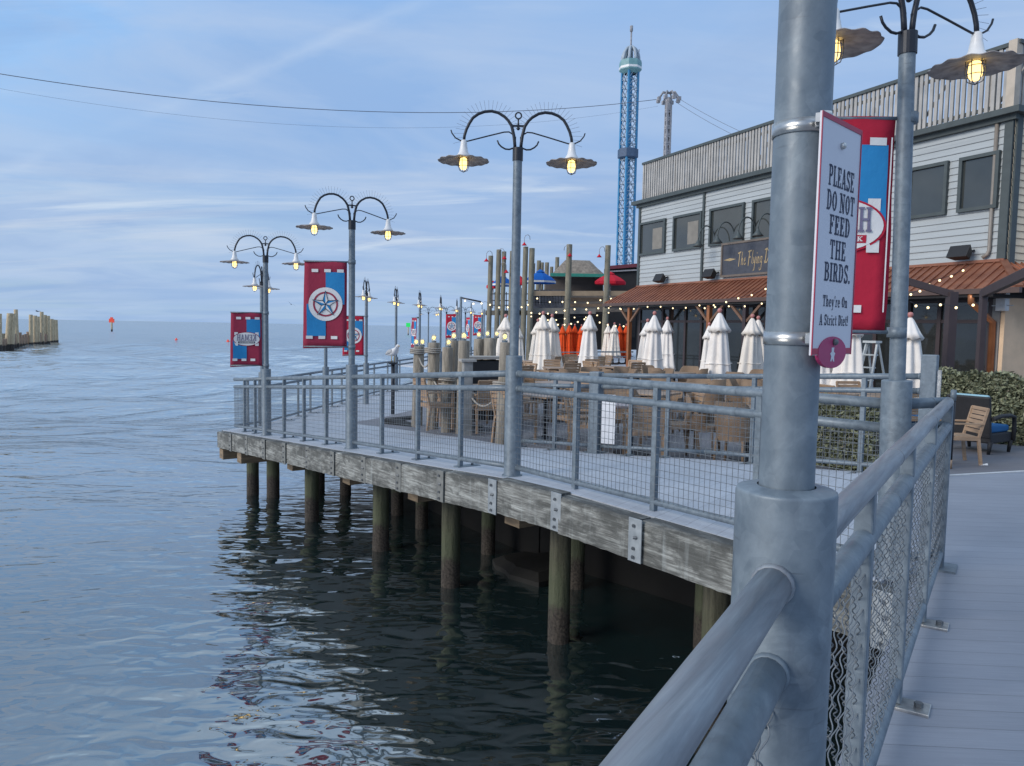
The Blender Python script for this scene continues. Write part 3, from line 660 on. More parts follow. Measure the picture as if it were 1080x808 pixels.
# ------------------------------------------------------------------ railings
def railing(label, a, b, za, zb, nposts, mesh='square', side=1, pad0=0, pad1=0, r=.033, handmat=None, endpost=False, group='railing bays'):
    """a, b: plan points of the bay ends, za/zb deck level there; side: +1 base plates to the left of a->b."""
    a = Vector((a[0], a[1])); b = Vector((b[0], b[1])); d = (b-a); l = d.length; d /= l; nrm = Vector((-d.y, d.x))*side
    root = thing('railing', label, 'railing', (a.x, a.y, za), 0, group)
    O = Vector((a.x, a.y, za))
    def P(x, h, off=0): return Vector((a.x+d.x*x+nrm.x*off, a.y+d.y*x+nrm.y*off, za+(zb-za)*x/l+h))
    def q(x, h, off=0): return P(x, h, off)-O
    sb = P(1, 0)-P(0, 0); sb.z = 0
    for nm, h, rr, mt in (('top_rail', 1.05, r, handmat or STEEL), ('mid_rail', .90, r*.96, STEEL), ('bottom_rail', .095, r*.8, STEEL)):
        mb = MB(); k = max(2, int(l/.5))
        mb.tube([q(pad0+(l-pad0-pad1)*i/k, h) for i in range(k+1)], rr, 16)
        if nm != 'bottom_rail':
            for i in range(1, 3):     # welded sleeve joints
                x = l*i/3+.13; mb.tube([q(x-.004, h), q(x+.004, h)], rr*1.035, 16)
            for pd, xx in ((pad0, .086), (pad1, l-.086)):
                if pd and mesh: mb.tube([q(xx-.010, h), q(xx-.004, h), q(xx+.004, h), q(xx+.010, h)], [rr*1.02, rr*1.13, rr*1.13, rr*1.02], 16)
        mb.build(nm, mt, root)
    for i in range(nposts):
        x = l*(i+1)/(nposts+1) if not endpost else l*(i+1)/nposts
        if mesh == 'crimped': x -= .10
        mb = MB(); mb.bar(q(x, .012), q(x, 1.035), .05, .05, (d.x, d.y, 0)); po = bevel(mb.build('post', STEEL, root), .006)
        mb = MB(); R = Matrix(((d.x, nrm.x, 0), (d.y, nrm.y, 0), (0, 0, 1)))
        mb.box(q(x, .006,   .09 if mesh != 'crimped' else .055), (.11, .30 if mesh != 'crimped' else .14, .012), R); bp = bevel(mb.build('base_plate', BRIGHT if mesh == 'crimped' else STEEL, po), .002)
        mb = MB()
        for oo in ((.16,) if mesh != 'crimped' else (.085,)): mb.tube([q(x, .012, oo), q(x, .030, oo)], .017, 6, smooth=False)
        mb.build('bolt', BOLT, bp)
    if mesh == 'square':
        mb = MB(); n = int(l/.052)
        sag = [random.uniform(-.004, .004) for _ in range(40)]
        for i in range(1, n):
            x = pad0*.9+(l-.9*(pad0+pad1))*i/n; mb.tube([q(x, .10, -.02), q(x, .88, -.02)], .0021, 4, False)
        for j in range(13):
            h = .13+j*.06; pts = [q(l*k/16, h+.010*sin(k*1.7+j*2.3)*random.uniform(.2, 1)*(1 if j < 3 else .25), -.024) for k in range(17)]
            mb.tube(pts, .0021, 4, False)
        mb.build('wire_mesh', WIRE, root)
    if mesh == 'crimped':
        mb = MB(); n = int(l/.05); zs = l/n
        for i in range(n):
            x = zs*(i+.5); sg = 1 if i % 2 else -1
            pts = []
            for k in range(131):
                ph = k*pi/8; tri = 2/pi*math.asin(sin(ph)); pts.append(q(x+sg*tri*zs*.52, .10+k*.0062, .004+.006*sin(2*ph)*sg))
            mb.tube(pts, .0018, 5, False)
        mb.build('wire_mesh', WIRE, root)
    return root
LT = [(-7.70, 'far left'), (-4.06, 'star banner'), (0, 'middle'), (3.906, 'near right')]
LX = {-7.70: .03, -4.06: .07}
for i in range(3):
    t0, t1 = LT[i][0], LT[i+1][0]
    railing(['grey pipe railing between the far left lamp and star banner lamp', 'grey pipe railing between the star banner lamp and the tall middle lamp', 'grey pipe railing right of the tall middle lamp, running behind the big near post'][i], TS(t0, LX.get(t0, 0)), TS(t1, LX.get(t1, 0)), zr(t0), zr(t1), 3, pad0=.08, pad1=.08, side=1)
c1 = TS(-9.66, .03)
railing('short grey railing bay left of the far left lamp, above the corner', c1, TS(-7.70, .03), zr(-9.66), zr(-7.7), 2, pad1=.08)
# corner turn then the far railing
railing('railing bay closing the far left end of the walkway', c1, FARRAIL[0], zr(-9.66), -.88, 2, mesh='square', side=-1)
k = 0
for a, b in zip(FARRAIL, FARRAIL[1:]):
    nn = max(1, round((b-a).length/4.2))
    for j in range(nn):
        p = a+(b-a)*j/nn; q_ = a+(b-a)*(j+1)/nn; k += 1
        railing(f'dark backlit railing bay along the far boardwalk, {ORD[k-1]} from the corner', p, q_, -.88, -.88, 3, mesh=None, side=-1, endpost=False, group='far boardwalk railing')
# the near railing and the corner
railing('near grey handrail bay with zigzag wire between big lamp post and corner post', L5, CC, 0.004, 0.004, 3, mesh='crimped', side=-1, pad0=.05, handmat=HAND, r=.032)
railing('close railing bay at the bottom edge, on the camera side of the big post', L5-rd2*3.9, L5, 0.004, 0.004, 3, mesh='crimped', side=-1, pad1=.05, handmat=HAND, r=.0315)
railing('stub of railing joining the near right lamp post and the corner post', L4, CC, 0.004, 0.004, 0, mesh=None, pad0=.05)
o = thing('corner_post', 'square grey corner post where the near handrail ends', 'post', (CC.x, CC.y, .004), atan2(rd.y, rd.x))
bevel(MB().box((0, 0, .52), (.06, .06, 1.03)).build('post', STEEL, o), .006); MB().box((0, 0, .006), (.2, .2, .012)).build('base_plate', STEEL, o)
# restaurant fence (on the far edge of the walkway)
FP = [EE, TS(-.02, 3.03), TS(-1.36, 2.39), TS(-2.55, 1.95)]
fl = ['restaurant side railing bay left of the square gate post', 'restaurant side railing bay in front of the wicker chairs, right of the white notice', 'short restaurant side railing bay behind the tall middle lamp']
for i in range(3):
    a, b = FP[i], FP[i+1]
    ts = lambda p: ((p-L3).dot(U), (p-L3).dot(NN))
    railing(fl[i], a, b, zw(*ts(a)), zw(*ts(b)), [3, 2, 1][i], side=1, pad0=(.06, 0, .06)[i], pad1=(0, .06, .06)[i], r=.031, group='restaurant railing bays')
def sleeve_post(label, p, z, h=1.10, w=.15):
    o = thing('gate_post', label, 'post', (p.x, p.y, z), UA+.3)
    bevel(MB().box((0, 0, h/2), (w, w, h)).build('post', STEEL, o), .01)
    MB().box((0, 0, .006), (w*1.7, w*1.7, .012)).build('base_plate', STEEL, o)
    return o
g = sleeve_post('tall square steel gate post right of the near right lamp post', EE, 0, 1.27, .145)
MB().bar((.10, -.05, .75), (.10, -.05, 1.12), .03, .05).build('latch', BRIGHT, g)
sleeve_post('square steel fence post beside the white notice', FP[2], zw(-1.36, 2.39), 1.10, .15)
sleeve_post('square steel fence post hidden behind the tall middle lamp', FP[3], zw(-2.55, 1.95), 1.10, .13)
# white notice on the fence
pn = FP[1]+(FP[2]-FP[1])*.86; dn = (FP[2]-FP[1]).normalized(); zn = zw(-1.2, 2.4)
o = thing('fence_notice', 'plain white upright panel tied to the restaurant railing', 'sign', (pn.x-.03, pn.y-.05, zn+.14), atan2(-dn.y, -dn.x))
bevel(MB().box((0, 0, .33), (.19, .008, .66)).build('panel', M('notice_white', (.72, .73, .76), None, 4, .5), o), .002)
MB().box((.0, .02, .62), (.24, .01, .012)).box((.0, .02, .10), (.24, .01, .012)).build('tie', BOLT, o)
# slim dark post with tan foot
p = PZ(1001, 494, PAT); o = thing('slim_post', 'slim dark post with a tan foot standing left of the wooden chair', 'post', (p.x, p.y, PAT))
MB().tube([(0, 0, .12), (0, 0, .92)], .032, 12).build('pole', IRON, o); MB().tube([(0, 0, .92), (0, 0, 1.07)], .036, 12).build('cap', STEEL, o); MB().tube([(0, 0, 0), (0, 0, .12)], .034, 12).build('foot', TEAKL, o)

# ------------------------------------------------------------------ street lamps
ARM = [(.028, 3.2865), (.034, 3.35), (.042, 3.41), (.065, 3.503), (.10, 3.555), (.136, 3.59), (.20, 3.628), (.266, 3.642), (.335, 3.635), (.396, 3.612), (.45, 3.572), (.483, 3.52), (.512, 3.46), (.53, 3.40), (.537, 3.34)]
def make_lamp(label, loc, rz, spikes=True):
    o = thing('street_lamp', label, 'street lamp', loc, rz, 'twin arm street lamps')
    mb = MB(); n = 24
    mb.lathe([(.105, 0), (.105, .012), (.0845, .014), (.0845, 1.222), (.0835, 1.228), (.049, 1.234)], (0, 0, 0), n, False); sl_ = mb.build('sleeve', STEEL, o)
    for f in range(len(sl_.data.polygons)): sl_.data.polygons[f].use_smooth = False
    mo = sl_.modifiers.new('bevel', 'BEVEL'); mo.width = .003; mo.segments = 2; mo.limit_method = 'ANGLE'; mo.angle_limit = radians(30)
    sl_.data.polygons.foreach_set('use_smooth', [abs(p.normal.z) < .5 for p in sl_.data.polygons])
    MB().lathe([(.046, 1.225), (.0455, 2.2), (.0445, 3.18)], (0, 0, 0), 28).build('pole', STEEL, o)
    co = MB().lathe([(.001, 3.165), (.052, 3.165), (.052, 3.29), (.047, 3.293), (.001, 3.293)], (0, 0, 0), 20, False).build('collar', IRON, o)
    mb = MB(); mb.tube([(0, 0, 3.50), (0, 0, 3.575)], .008, 8); mb.bar((-.06, 0, 3.505), (.06, 0, 3.505), .014, .018)
    mb.tube([(.03*cos(a), 0, 3.605+.03*sin(a)) for a in [2*pi*i/20 for i in range(21)]], .0075, 8); mb.ball((0, 0, 3.48), .018); mb.build('finial', IRON, co)
    for s in (1, -1):
        arm = MB().tube([(s*x, 0, z) for x, z in ARM], [.0165]*4+[.0145]*11, 10).build('arm', IRON, o)
        if spikes:
            mb = MB(); cx, cz = .285, 3.42
            for i in range(24):
                a = radians(168-i*8.0); ca, sa = cos(a), sin(a); rr = .225
                # nearest arm point along the ray
                best = min(ARM[3:], key=lambda q_: abs(atan2(q_[1]-cz, q_[0]-cx)-a))
                x0, z0 = cx+ca*(sqrt((best[0]-cx)**2+(best[1]-cz)**2)), cz+sa*(sqrt((best[0]-cx)**2+(best[1]-cz)**2))
                mb.tube([(s*x0, 0, z0), (s*(x0+ca*.105), random.uniform(-.012, .012), z0+sa*.105)], .0013, 4, False)
            mb.build('bird_spikes', SPIKE, arm)
        mb = MB()
        mb.tube([(s*.026, 0, 3.40), (s*.028, 0, 3.33), (s*.045, 0, 3.29), (s*.085, 0, 3.275), (s*.125, 0, 3.278), (s*.165, 0, 3.30), (s*.19, 0, 3.325), (s*.205, 0, 3.36)], .0085, 6)
        mb.tube([(s*.03, 0, 3.36), (s*.05, 0, 3.42), (s*.09, 0, 3.445), (s*.14, 0, 3.442), (s*.30, 0, 3.40), (s*.50, 0, 3.345), (s*.57, 0, 3.35), (s*.62, 0, 3.375), (s*.655, 0, 3.42), (s*.665, 0, 3.45)], .007, 6)
        mb.build('scroll', IRON, o)
        X = s*.537; mb = MB()
        ruf = lambda a, i: 1+(.016*sin(a*14) if i > 1 else 0)
        mb.lathe([(.055, 3.192), (.10, 3.183), (.245, 3.158), (.253, 3.150), (.245, 3.152), (.10, 3.176), (.05, 3.184)], (X, 0, 0), 84, True, ruf)
        mb.v = [(vx, vy, vz+.0042*sin(14*atan2(vy, vx-X))*min(1, max(0, (sqrt((vx-X)**2+vy**2)-.12)/.1))) for vx, vy, vz in mb.v]
        sh = mb.build('lamp_shade', SHADE, o)
        MB().lathe([(.001, 3.36), (.022, 3.355), (.03, 3.34), (.034, 3.30), (.045, 3.24), (.068, 3.205), (.072, 3.188), (.05, 3.186)], (X, 0, 0), 18).build('shade_neck', WHITE, sh)
        MB().lathe([(.001, 3.065), (.02, 3.068), (.036, 3.09), (.040, 3.12), (.034, 3.17), (.02, 3.182)], (X, 0, 0), 14).build('bulb', BULB, sh)
        mb = MB()
        for i in range(6):
            a = i*pi/3+.3; mb.tube([(X+.052*cos(a), .052*sin(a), 3.185), (X+.053*cos(a), .053*sin(a), 3.10), (X+.04*cos(a), .04*sin(a), 3.06), (X, 0, 3.042)], .0032, 5)
        for zz in (3.15, 3.10): mb.tube([(X+.054*cos(a), .054*sin(a), zz) for a in [2*pi*i/14 for i in range(15)]], .0028, 5)
        mb.build('bulb_cage', SPIKE, sh)
    return o
p3 = TS(0, 0)
lamp = make_lamp('tall twin arm street lamp in the middle, no banner, bird spikes on its arms', (p3.x, p3.y, zr(0)), .03)
LS = {-7.70: .03, -4.06: .07}
def lp(t, label, rz, z=None): p = TS(t, LS.get(t, 0)); return dup(lamp, (p.x, p.y, zr(t) if z is None else z), rz, label)
lp(-4.06, 'twin arm street lamp carrying the large star banner', radians(28))
lp(-7.70, 'twin arm street lamp carrying the oval emblem banner at the far left corner', radians(10))
l4 = lp(3.906, 'twin arm street lamp at the right, behind the bird warning sign, carrying a red banner', radians(20), .004); l4.rotation_euler = (0, -.030, radians(20)); l4.scale = (1, 1, .972)
l5 = dup(lamp, (L5.x, L5.y, .004), radians(60), 'huge foreground lamp post of grey steel holding the bird warning sign'); l5.scale = (1, 1, .974)
ZL = -.88
far = [(276, 281, 'lamp head peeking out from behind the far left lamp pole', radians(92), None), (343.5, 290, 'lamp post mostly hidden behind the star banner', radians(92), None),
       (386.5, 296.5, 'distant lamp carrying the small banner right of the star banner lamp', radians(92), None), (418, 305, 'distant lamp with no banner, standing above the perched gull', radians(92), None),
       (443, 309, 'distant lamp with a narrow edge-on banner, above the first mooring piles', radians(92), None), (465, 313.6, 'distant lamp in the boardwalk row, fifth along the far railing', radians(92), None),
       (482, 317, 'distant lamp in the boardwalk row, sixth along the far railing', radians(92), None), (497, 320, 'tiny distant lamp in the boardwalk row, seventh along the far railing', radians(92), None),
       (508.5, 321.5, 'tiny distant lamp just left of the pavilion pilings', radians(92), None),
       (452, 324, 'very distant lamp seen side on, leftmost of the side-on lamps', .05, None), (471, 323.5, 'very distant lamp seen side on, second of the side-on lamps', .05, None), (491, 324, 'very distant lamp seen side on, last of the side-on lamps', .05, None)]
FARL = []
for px, py, lb, rz, _ in far:
    p = PZ(px, py, 3.64+ZL); FARL.append(dup(lamp, (p.x, p.y, ZL), rz, lb, group='distant twin arm lamps'))

# ------------------------------------------------------------------ banners
def ell(cx, cz, rx, rz, n=32): return [(cx+rx*cos(2*pi*i/n), cz+rz*sin(2*pi*i/n)) for i in range(n)]
def banner(label, lx, ly, zmid, rz, w=.62, h=1.24, kind='star', mat=None, gap=.07, scale=1, mirror=False, small=False):
    """hangs on the -x side of its post; local plane x (width), z (height), faces -y."""
    o = thing('banner', label, 'banner', (lx, ly, zmid), rz, 'boardwalk banners'); base = mat or MAROON
    x1, x0 = -gap, -gap-w; xm = (x0+x1)/2
    mb = MB(); nx, nz = 8, 14; vs = []
    def yy(x, z): return .013*sin((x-x0)/w*5.2+z*2.3)+.008*sin(z*6+x*3)+.004*sin(z*17+x*9)-(.0)
    for yo in (0, .004):
        for j in range(nz+1):
            for i in range(nx+1):
                x = x0+w*i/nx; z = -h/2+h*j/nz; dx = (-.02*(1-j/nz)*(1-i/nx)); vs.append((x+dx, yy(x, z)+yo, z+.02*(1-i/nx)*(-1 if j == 0 else 0)))
    m1 = (nx+1)*(nz+1); fs = []
    for j in range(nz):
        for i in range(nx):
            a = j*(nx+1)+i; fs += [(a, a+1, a+nx+2, a+nx+1), (m1+a, m1+a+nx+1, m1+a+nx+2, m1+a+1)]
    ring = [i for i in range(nx+1)]+[j*(nx+1)+nx for j in range(1, nz+1)]+[nz*(nx+1)+i for i in range(nx-1, -1, -1)]+[j*(nx+1) for j in range(nz-1, 0, -1)]
    for a, b in zip(ring, ring[1:]+ring[:1]): fs.append((a, m1+a, m1+b, b))
    mb.add(vs, fs, True); cl = mb.build('cloth', base, o)
    def flat(pts, off, name, mt, par):
        q_ = MB(); q_.poly([(x, yy(x, z)-off, z) for x, z in pts]); return q_.build(name, mt, par)
    def grid(xa, xb, za, zb, off, name, mt):
        q_ = MB(); vs = []; n1, n2 = 6, 8
        for j in range(n2+1):
            for i in range(n1+1):
                x = xa+(xb-xa)*i/n1; z = za+(zb-za)*j/n2; vs.append((x, yy(x, z)-off, z))
        q_.add(vs, [(j*(n1+1)+i, j*(n1+1)+i+1, (j+1)*(n1+1)+i+1, (j+1)*(n1+1)+i) for j in range(n2) for i in range(n1)], True)
        return q_.build(name, mt, cl)
    e = w*.055
    grid(xm, x1-e, .0, h*.37, .008, 'blue_panel', BLUE); grid(x0+e, xm, -h*.37, .0, .008, 'blue_panel', BLUE)
    for zz in (h*.385, -h*.385):
        for i in range(3):
            xs = x0+w*(.17+.30*i) if zz > 0 else x0+w*(.04+.29*i)
            d = MB(); hh = .022
            d.add([(xs, yy(xs, zz)-.012, zz-hh), (xs+w*.155, yy(xs+w*.155, zz)-.012, zz-hh), (xs+w*.155, yy(xs+w*.155, zz)-.012, zz+hh), (xs, yy(xs, zz)-.012, zz+hh)], [(0, 1, 2, 3)])
            d.build('white_dash', BWHITE, cl)
    if mat is RED and kind == 'oval':
        d = MB(); xs = x1-e*.9; d.add([(xs, yy(xs, 0)-.012, -h*.40), (xs+.008, yy(xs, 0)-.012, -h*.40), (xs+.008, yy(xs, 0)-.012, h*.40), (xs, yy(xs, 0)-.012, h*.40)], [(0, 1, 2, 3)]); d.build('border_line', BWHITE, cl)
    if kind == 'star':
        r = w*.40
        def disc(rr, off, nm, mt):
            q_ = MB(); n = 40; vs = [(xm, yy(xm, 0)-off-.012, 0)]; fs = [(0, 1+i, 1+(i+1) % n) for i in range(n)]
            for k in range(1, 8): vs += [(x, yy(x, z)-off-.012, z) for x, z in ell(xm, 0, rr*k/7, rr*k/7, n)]
            fs += [(1+(k-1)*n+i, 1+k*n+i, 1+k*n+(i+1) % n, 1+(k-1)*n+(i+1) % n) for k in range(1, 7) for i in range(n)]
            q_.add(vs, fs, True); return q_.build(nm, mt, cl)
        em = disc(r, 0, 'emblem_disc', BWHITE)
        def ring_(ra, rb, off, nm, mt):
            q_ = MB(); n = 40; A = ell(xm, 0, ra, ra, n); B = ell(xm, 0, rb, rb, n)
            q_.add([(x, yy(x, z)-.0125-off, z) for x, z in A+B], [(i, (i+1) % n, n+(i+1) % n, n+i) for i in range(n)]); return q_.build(nm, mt, cl)
        ring_(r*.74, r*.64, .003, 'emblem_ring', base)
        lightf, darkf = MB(), MB()
        for i in range(5):
            a = pi/2+i*2*pi/5; tip = (xm+r*.80*cos(a), r*.80*sin(a))
            for sg, mm in ((1, darkf), (-1, lightf)):
                b = a+sg*pi/5; v2 = (xm+r*.26*cos(b), r*.26*sin(b))
                if not mirror: pass
                mm.add([(xm, yy(xm, 0)-.022, 0), ((xm+tip[0])/2, yy((xm+tip[0])/2, tip[1]/2)-.0205, tip[1]/2), (tip[0], yy(*tip)-.0185, tip[1]), (v2[0], yy(*v2)-.0185, v2[1])], [(0, 1, 3), (1, 2, 3)])
        darkf2 = MB()
        for i in range(5):
            a = pi/2+i*2*pi/5; pts = [(xm, 0), (xm+r*.26*cos(a-pi/5), r*.26*sin(a-pi/5)), (xm+r*.80*cos(a), r*.80*sin(a)), (xm+r*.26*cos(a+pi/5), r*.26*sin(a+pi/5))]
            for p_, q2 in zip(pts, pts[1:]+pts[:1]):
                dx, dz = q2[0]-p_[0], q2[1]-p_[1]; l = sqrt(dx*dx+dz*dz); nx_, nz_ = -dz/l*.004, dx/l*.004
                darkf2.add([(a_[0]+sg*nx_, yy(*a_)-.0255, a_[1]+sg*nz_) for a_, sg in ((p_, -1), (q2, -1), (q2, 1), (p_, 1))], [(0, 1, 2, 3)])
        darkf.build('star_dark_facets', BLUE, cl); lightf.build('star_light_facets', BWHITE, cl); darkf2.build('star_outline', INK, cl)
    else:
        rx, rz_ = w*.42, h*.12
        for sx in (-1, 1):
            for sz in (-1, 1): MB().box((xm+sx*rx*.80, yy(xm+sx*rx*.8, sz*rz_*.8)-.0095, sz*rz_*.80), (.07*w/.62, .002, .07*h/1.24)).build('corner_square', BWHITE, cl)
        def oval(rx_, rz0, off, nm, mt):
            q_ = MB(); n = 40; vs = [(xm, yy(xm, 0)-off, 0)]; fs = [(0, 1+i, 1+(i+1) % n) for i in range(n)]
            for k in range(1, 6): vs += [(x, yy(x, z)-off, z) for x, z in ell(xm, 0, rx_*k/5, rz0*k/5, n)]
            fs += [(1+(k-1)*n+i, 1+k*n+i, 1+k*n+(i+1) % n, 1+(k-1)*n+(i+1) % n) for k in range(1, 5) for i in range(n)]
            q_.add(vs, fs, True); return q_.build(nm, mt, cl)
        oval(rx*1.06, rz_*1.08, .0115, 'emblem_border', base); oval(rx, rz_, .0140, 'emblem_oval', BWHITE)
        ex = Vector((-1 if mirror else 1, 0, 0)); ey = Vector((0, 0, 1))
        def wrapped(txt, zc, hh, ww, sp_, off, mt):
            q_ = MB(); lettering(q_, txt, SLAB, Vector((xm, 0, zc)), ex, ey, hh, ww, sp_)
            q_.v = [(x, yy(x, z)-off-abs(y), z) for x, y, z in q_.v]; q_.build('lettering', mt, cl)
        wrapped('KEMAH', rz_*.22, rz_*.95, rx*1.5, .05, .0215, M('letter_grey', (.16, .15, .24), None, 20, .8))
        q_ = MB(); n = 8; xs = [xm-rx*.65+rx*1.3*i/n for i in range(n+1)]
        q_.add([(x, yy(x, z)-.0160, z) for z in (-rz_*.67, -rz_*.37) for x in xs], [(i, i+1, n+2+i, n+1+i) for i in range(n)]); q_.build('emblem_bar', (INK if mirror else base), cl)
        wrapped('BOARDWALK', -rz_*.52, rz_*.18, rx*1.15, .08, .0205, BWHITE)
    for sz in (1, -1):
        q_ = MB(); z = sz*(h/2-.01); q_.tube([(x0-.01, .002, z), (0.03, .002, z)], .011, 8); q_.tube([(0, 0, z-.03), (0, 0, z+.03)], .054, 16); q_.build('bracket', STEEL, o)
    if scale != 1: o.scale = (scale,)*3
    return o
def onlamp(t, zc): p = TS(t, 0); return p.x, p.y, zc
zb = PY(345, 321, 11.0).z
p = TS(-4.06, .07); banner('large maroon and blue banner with white star disc, left of the second lamp', p.x, p.y, zb, radians(6), .60, 1.24, 'star')
p = TS(-7.70, .03); zb = PY(261, 357.5, 13.9).z
banner('maroon and blue banner with a reversed oval emblem, leftmost in the picture', p.x, p.y, zb, radians(18), .53, .98, 'oval', mirror=True)
p = L4; zb = PY(915, 238, 4.5).z
banner('bright red banner with a white oval behind the bird warning sign', p.x-.055, p.y-.02, zb, radians(-3), .64, 1.26, 'oval', RED)
f3 = FARL[2].location; zb = PY(375, 354, f3.y).z; banner('small red banner with a star disc on the distant lamp right of the star banner', f3.x, f3.y, zb, radians(8), .60, 1.18, 'star', RED)
f5 = FARL[4].location; zb = PY(444, 351, f5.y).z; banner('narrow edge-on maroon banner with an oval on a distant lamp', f5.x-.1, f5.y, zb, radians(-62), .60, 1.2, 'oval', MAROON, gap=.05)
for i, (px, py, Y, lb) in enumerate([(477, 344, 41, 'tiny red banner on the distant lamp left of the pavilion'), (490, 346, 46, 'tiny maroon edge-on banner between distant lamps'), (504.5, 343, 48, 'tiny red banner nearest the pavilion pilings')]):
    q_ = PY(px, py, Y); ob = banner(lb, q_.x+.35, q_.y, q_.z, [.1, -1.1, -.2][i], .62, 1.3, 'star', RED)
    MB().tube([(.0, .0, -3.0+.0), (0, 0, 1.0)], .05, 8).build('post', STEEL, ob)

# ------------------------------------------------------------------ the bird warning sign on the big near post
A0, A1 = PY(867.5, 115, 1.20), PY(853, 372.7, 1.20)        # left edge top / bottom
B0, B1 = PY(907, 139.6, 1.315), PY(897, 375.6, 1.315)
cs = (A0+A1+B0+B1)/4; exv = ((B0+B1)-(A0+A1)); exv.z = 0; Wd = (exv/2).length; exv.normalize()
eyv = ((A0+B0)-(A1+B1)); eyv = (eyv-exv*eyv.dot(exv)*.0); Hs = (eyv/2).length; eyv.normalize()
exs = (((B0+B1)-(A0+A1))/2).normalized(); exs = (exs-eyv*exs.dot(eyv)).normalized()
nv = exs.cross(eyv)          # towards the viewer
sgn = thing('hanging_sign', 'white board reading PLEASE DO NOT FEED THE BIRDS strapped to the big near post', 'sign', cs)
Rm = Matrix((exs, -nv, eyv)).transposed()
def sbox(cx, cy, w, h, off, th): 
    mb = MB(); mb.box(exs*cx+eyv*cy+nv*off, (w, th, h), Rm); return mb
sbox(0, 0, Wd, Hs, 0, .003).build('panel', SIGNW, sgn)
bd = MB()
for cx, cy, w, h in ((-Wd/2+.0016, 0, .0032, Hs), (Wd/2-.0014, 0, .0028, Hs), (0, Hs/2-.004, Wd-.007, .008), (0, -Hs/2+.006, Wd-.007, .010)):
    bd.box(exs*cx+eyv*cy+nv*.0022, (w, .0012, h), Rm)
bd.build('border', SIGNRED, sgn)
dz = -Hs/2+.004; dr = .0262
mb = MB(); n = 28; vs = []
for off in (.0032, -.003):
    vs += [exs*(.0+dr*2.15*cos(2*pi*i/n))+eyv*(dz+dr*sin(2*pi*i/n))+nv*off for i in range(n)]
mb.add(vs, [tuple(range(n)), tuple(reversed(range(n, 2*n)))]+[(i, i+n, (i+1) % n+n, (i+1) % n) for i in range(n)]); disc = mb.build('disc', MAGENTA, sgn)
mb = MB(); pts = [(-.006, .019), (.005, .020), (.004, .008), (.010, .004), (.006, -.004), (.007, -.019), (.002, -.017), (-.001, -.010), (-.005, -.018), (-.009, -.016), (-.006, -.004), (-.011, .004), (-.005, .008)]
mb.poly([exs*x*1.0+eyv*(dz-.004+y*.62)+nv*.0036 for x, y in pts]); mb.build('silhouette', SIGNW, disc)
tx = MB()
yt = Hs/2
def row_(txt, ytop, ybot, frac, cx=0.0): lettering(tx, txt, SLAB, exs*(cx*Wd)+eyv*(yt-Hs*(ytop+ybot)/2), exs, eyv, Hs*(ybot-ytop), Wd*frac, .07, .0019)
row_('PLEASE', .198, .284, .64, .04); row_('DO NOT', .302, .386, .70, .05); row_('FEED', .402, .484, .52, .05); row_('THE', .506, .589, .40, .03); row_('BIRDS.', .604, .684, .66, .05)
row_("They're On", .744, .792, .62, .03)
row_('A Strict Diet!', .826, .872, .72, .02)
tx.build('lettering', INK, sgn)
mb = MB(); mb.ball(exs*(-.000)+eyv*(Hs/2-.040)+nv*.004, .0055, 12, 8); mb.build('bolt', BRIGHT, sgn)
mb = MB(); mb.ball(exs*(.004)+eyv*(-Hs/2+.021)+nv*.005, .0055, 12, 8); mb.build('bolt', BOLT, disc)
pc = Vector((L5.x, L5.y, 0))
for py, nm in ((133, 'upper'), (357, 'lower')):
    zc = PY(842, py, 1.27).z
    cl_ = thing('strap_clamp', f'{nm} bright steel strap clamp around the big near post', 'clamp', (L5.x, L5.y, zc), 0, 'strap clamps on the near post')
    mb = MB(); mb.lathe([(.0465, -.011), (.0485, -.011), (.0485, .011), (.0465, .011)], (0, 0, 0), 40); mb.build('band', BRIGHT, cl_)
    d2 = Vector((.20, -.98, 0)).normalized(); tq = Vector((-d2.y, d2.x, 0)); R = Matrix((tq, d2, Vector((0, 0, 1)))).transposed()
    mb = MB(); mb.box(d2*.062+tq*(-.001), (.022, .016, .020), R); mb.tube([d2*.064+tq*(-.006)+Vector((0, 0, .010)), d2*.064+tq*.009+Vector((0, 0, .010))], .0068, 12); mb.tube([d2*.064+tq*(.006)+Vector((0, 0, -.016)), d2*.064+tq*.010+Vector((0, 0, -.013))], .006, 12)
    bevel(mb.build('buckle', BRIGHT, cl_), .0015)
    mb = MB(); e_ = (cs-Vector((L5.x, L5.y, zc))); tgt = cs+exs*(-Wd*.42); tgt = tgt+eyv*((zc-tgt.z)/eyv.z)-nv*.010-Vector((L5.x, L5.y, zc)); mb.bar(d2*.052, tgt, .008, .014); mb.build('bracket', BRIGHT, cl_)

# ------------------------------------------------------------------ restaurant building
FL = Vector((5.2, 32.0)); ed = Vector((6.55, -14.1)).normalized(); BA = atan2(ed.y, ed.x); inn = Vector((-ed.y, ed.x))  # inward (away from the water)
bld = thing('restaurant_building', 'two storey grey clapboard restaurant with copper awning and rooftop pickets', 'building', (FL.x, FL.y, PAT), BA)
def FA(px, py, off=0):
    d = ray(px, py); base = FL-inn*off; nrm = Vector((inn.x, inn.y))
    k = (base.dot(nrm))/(d.x*nrm.x+d.y*nrm.y); p = d*k; q_ = Vector((p.x, p.y))-base
    return q_.dot(ed), H+p.z-PAT
LEN = FA(1066, 200)[0]; ZA = FA(672, 305)[1]; ZE = FA(860, 171.5)[1]; ZP = FA(860, 119)[1]
ZE = (FA(672, 213.5)[1]+FA(1060, 118)[1])/2; ZP = (FA(690, 170)[1]+FA(1065, 47.5)[1])/2; ZA = (FA(680, 304)[1]+FA(1050, 273)[1])/2
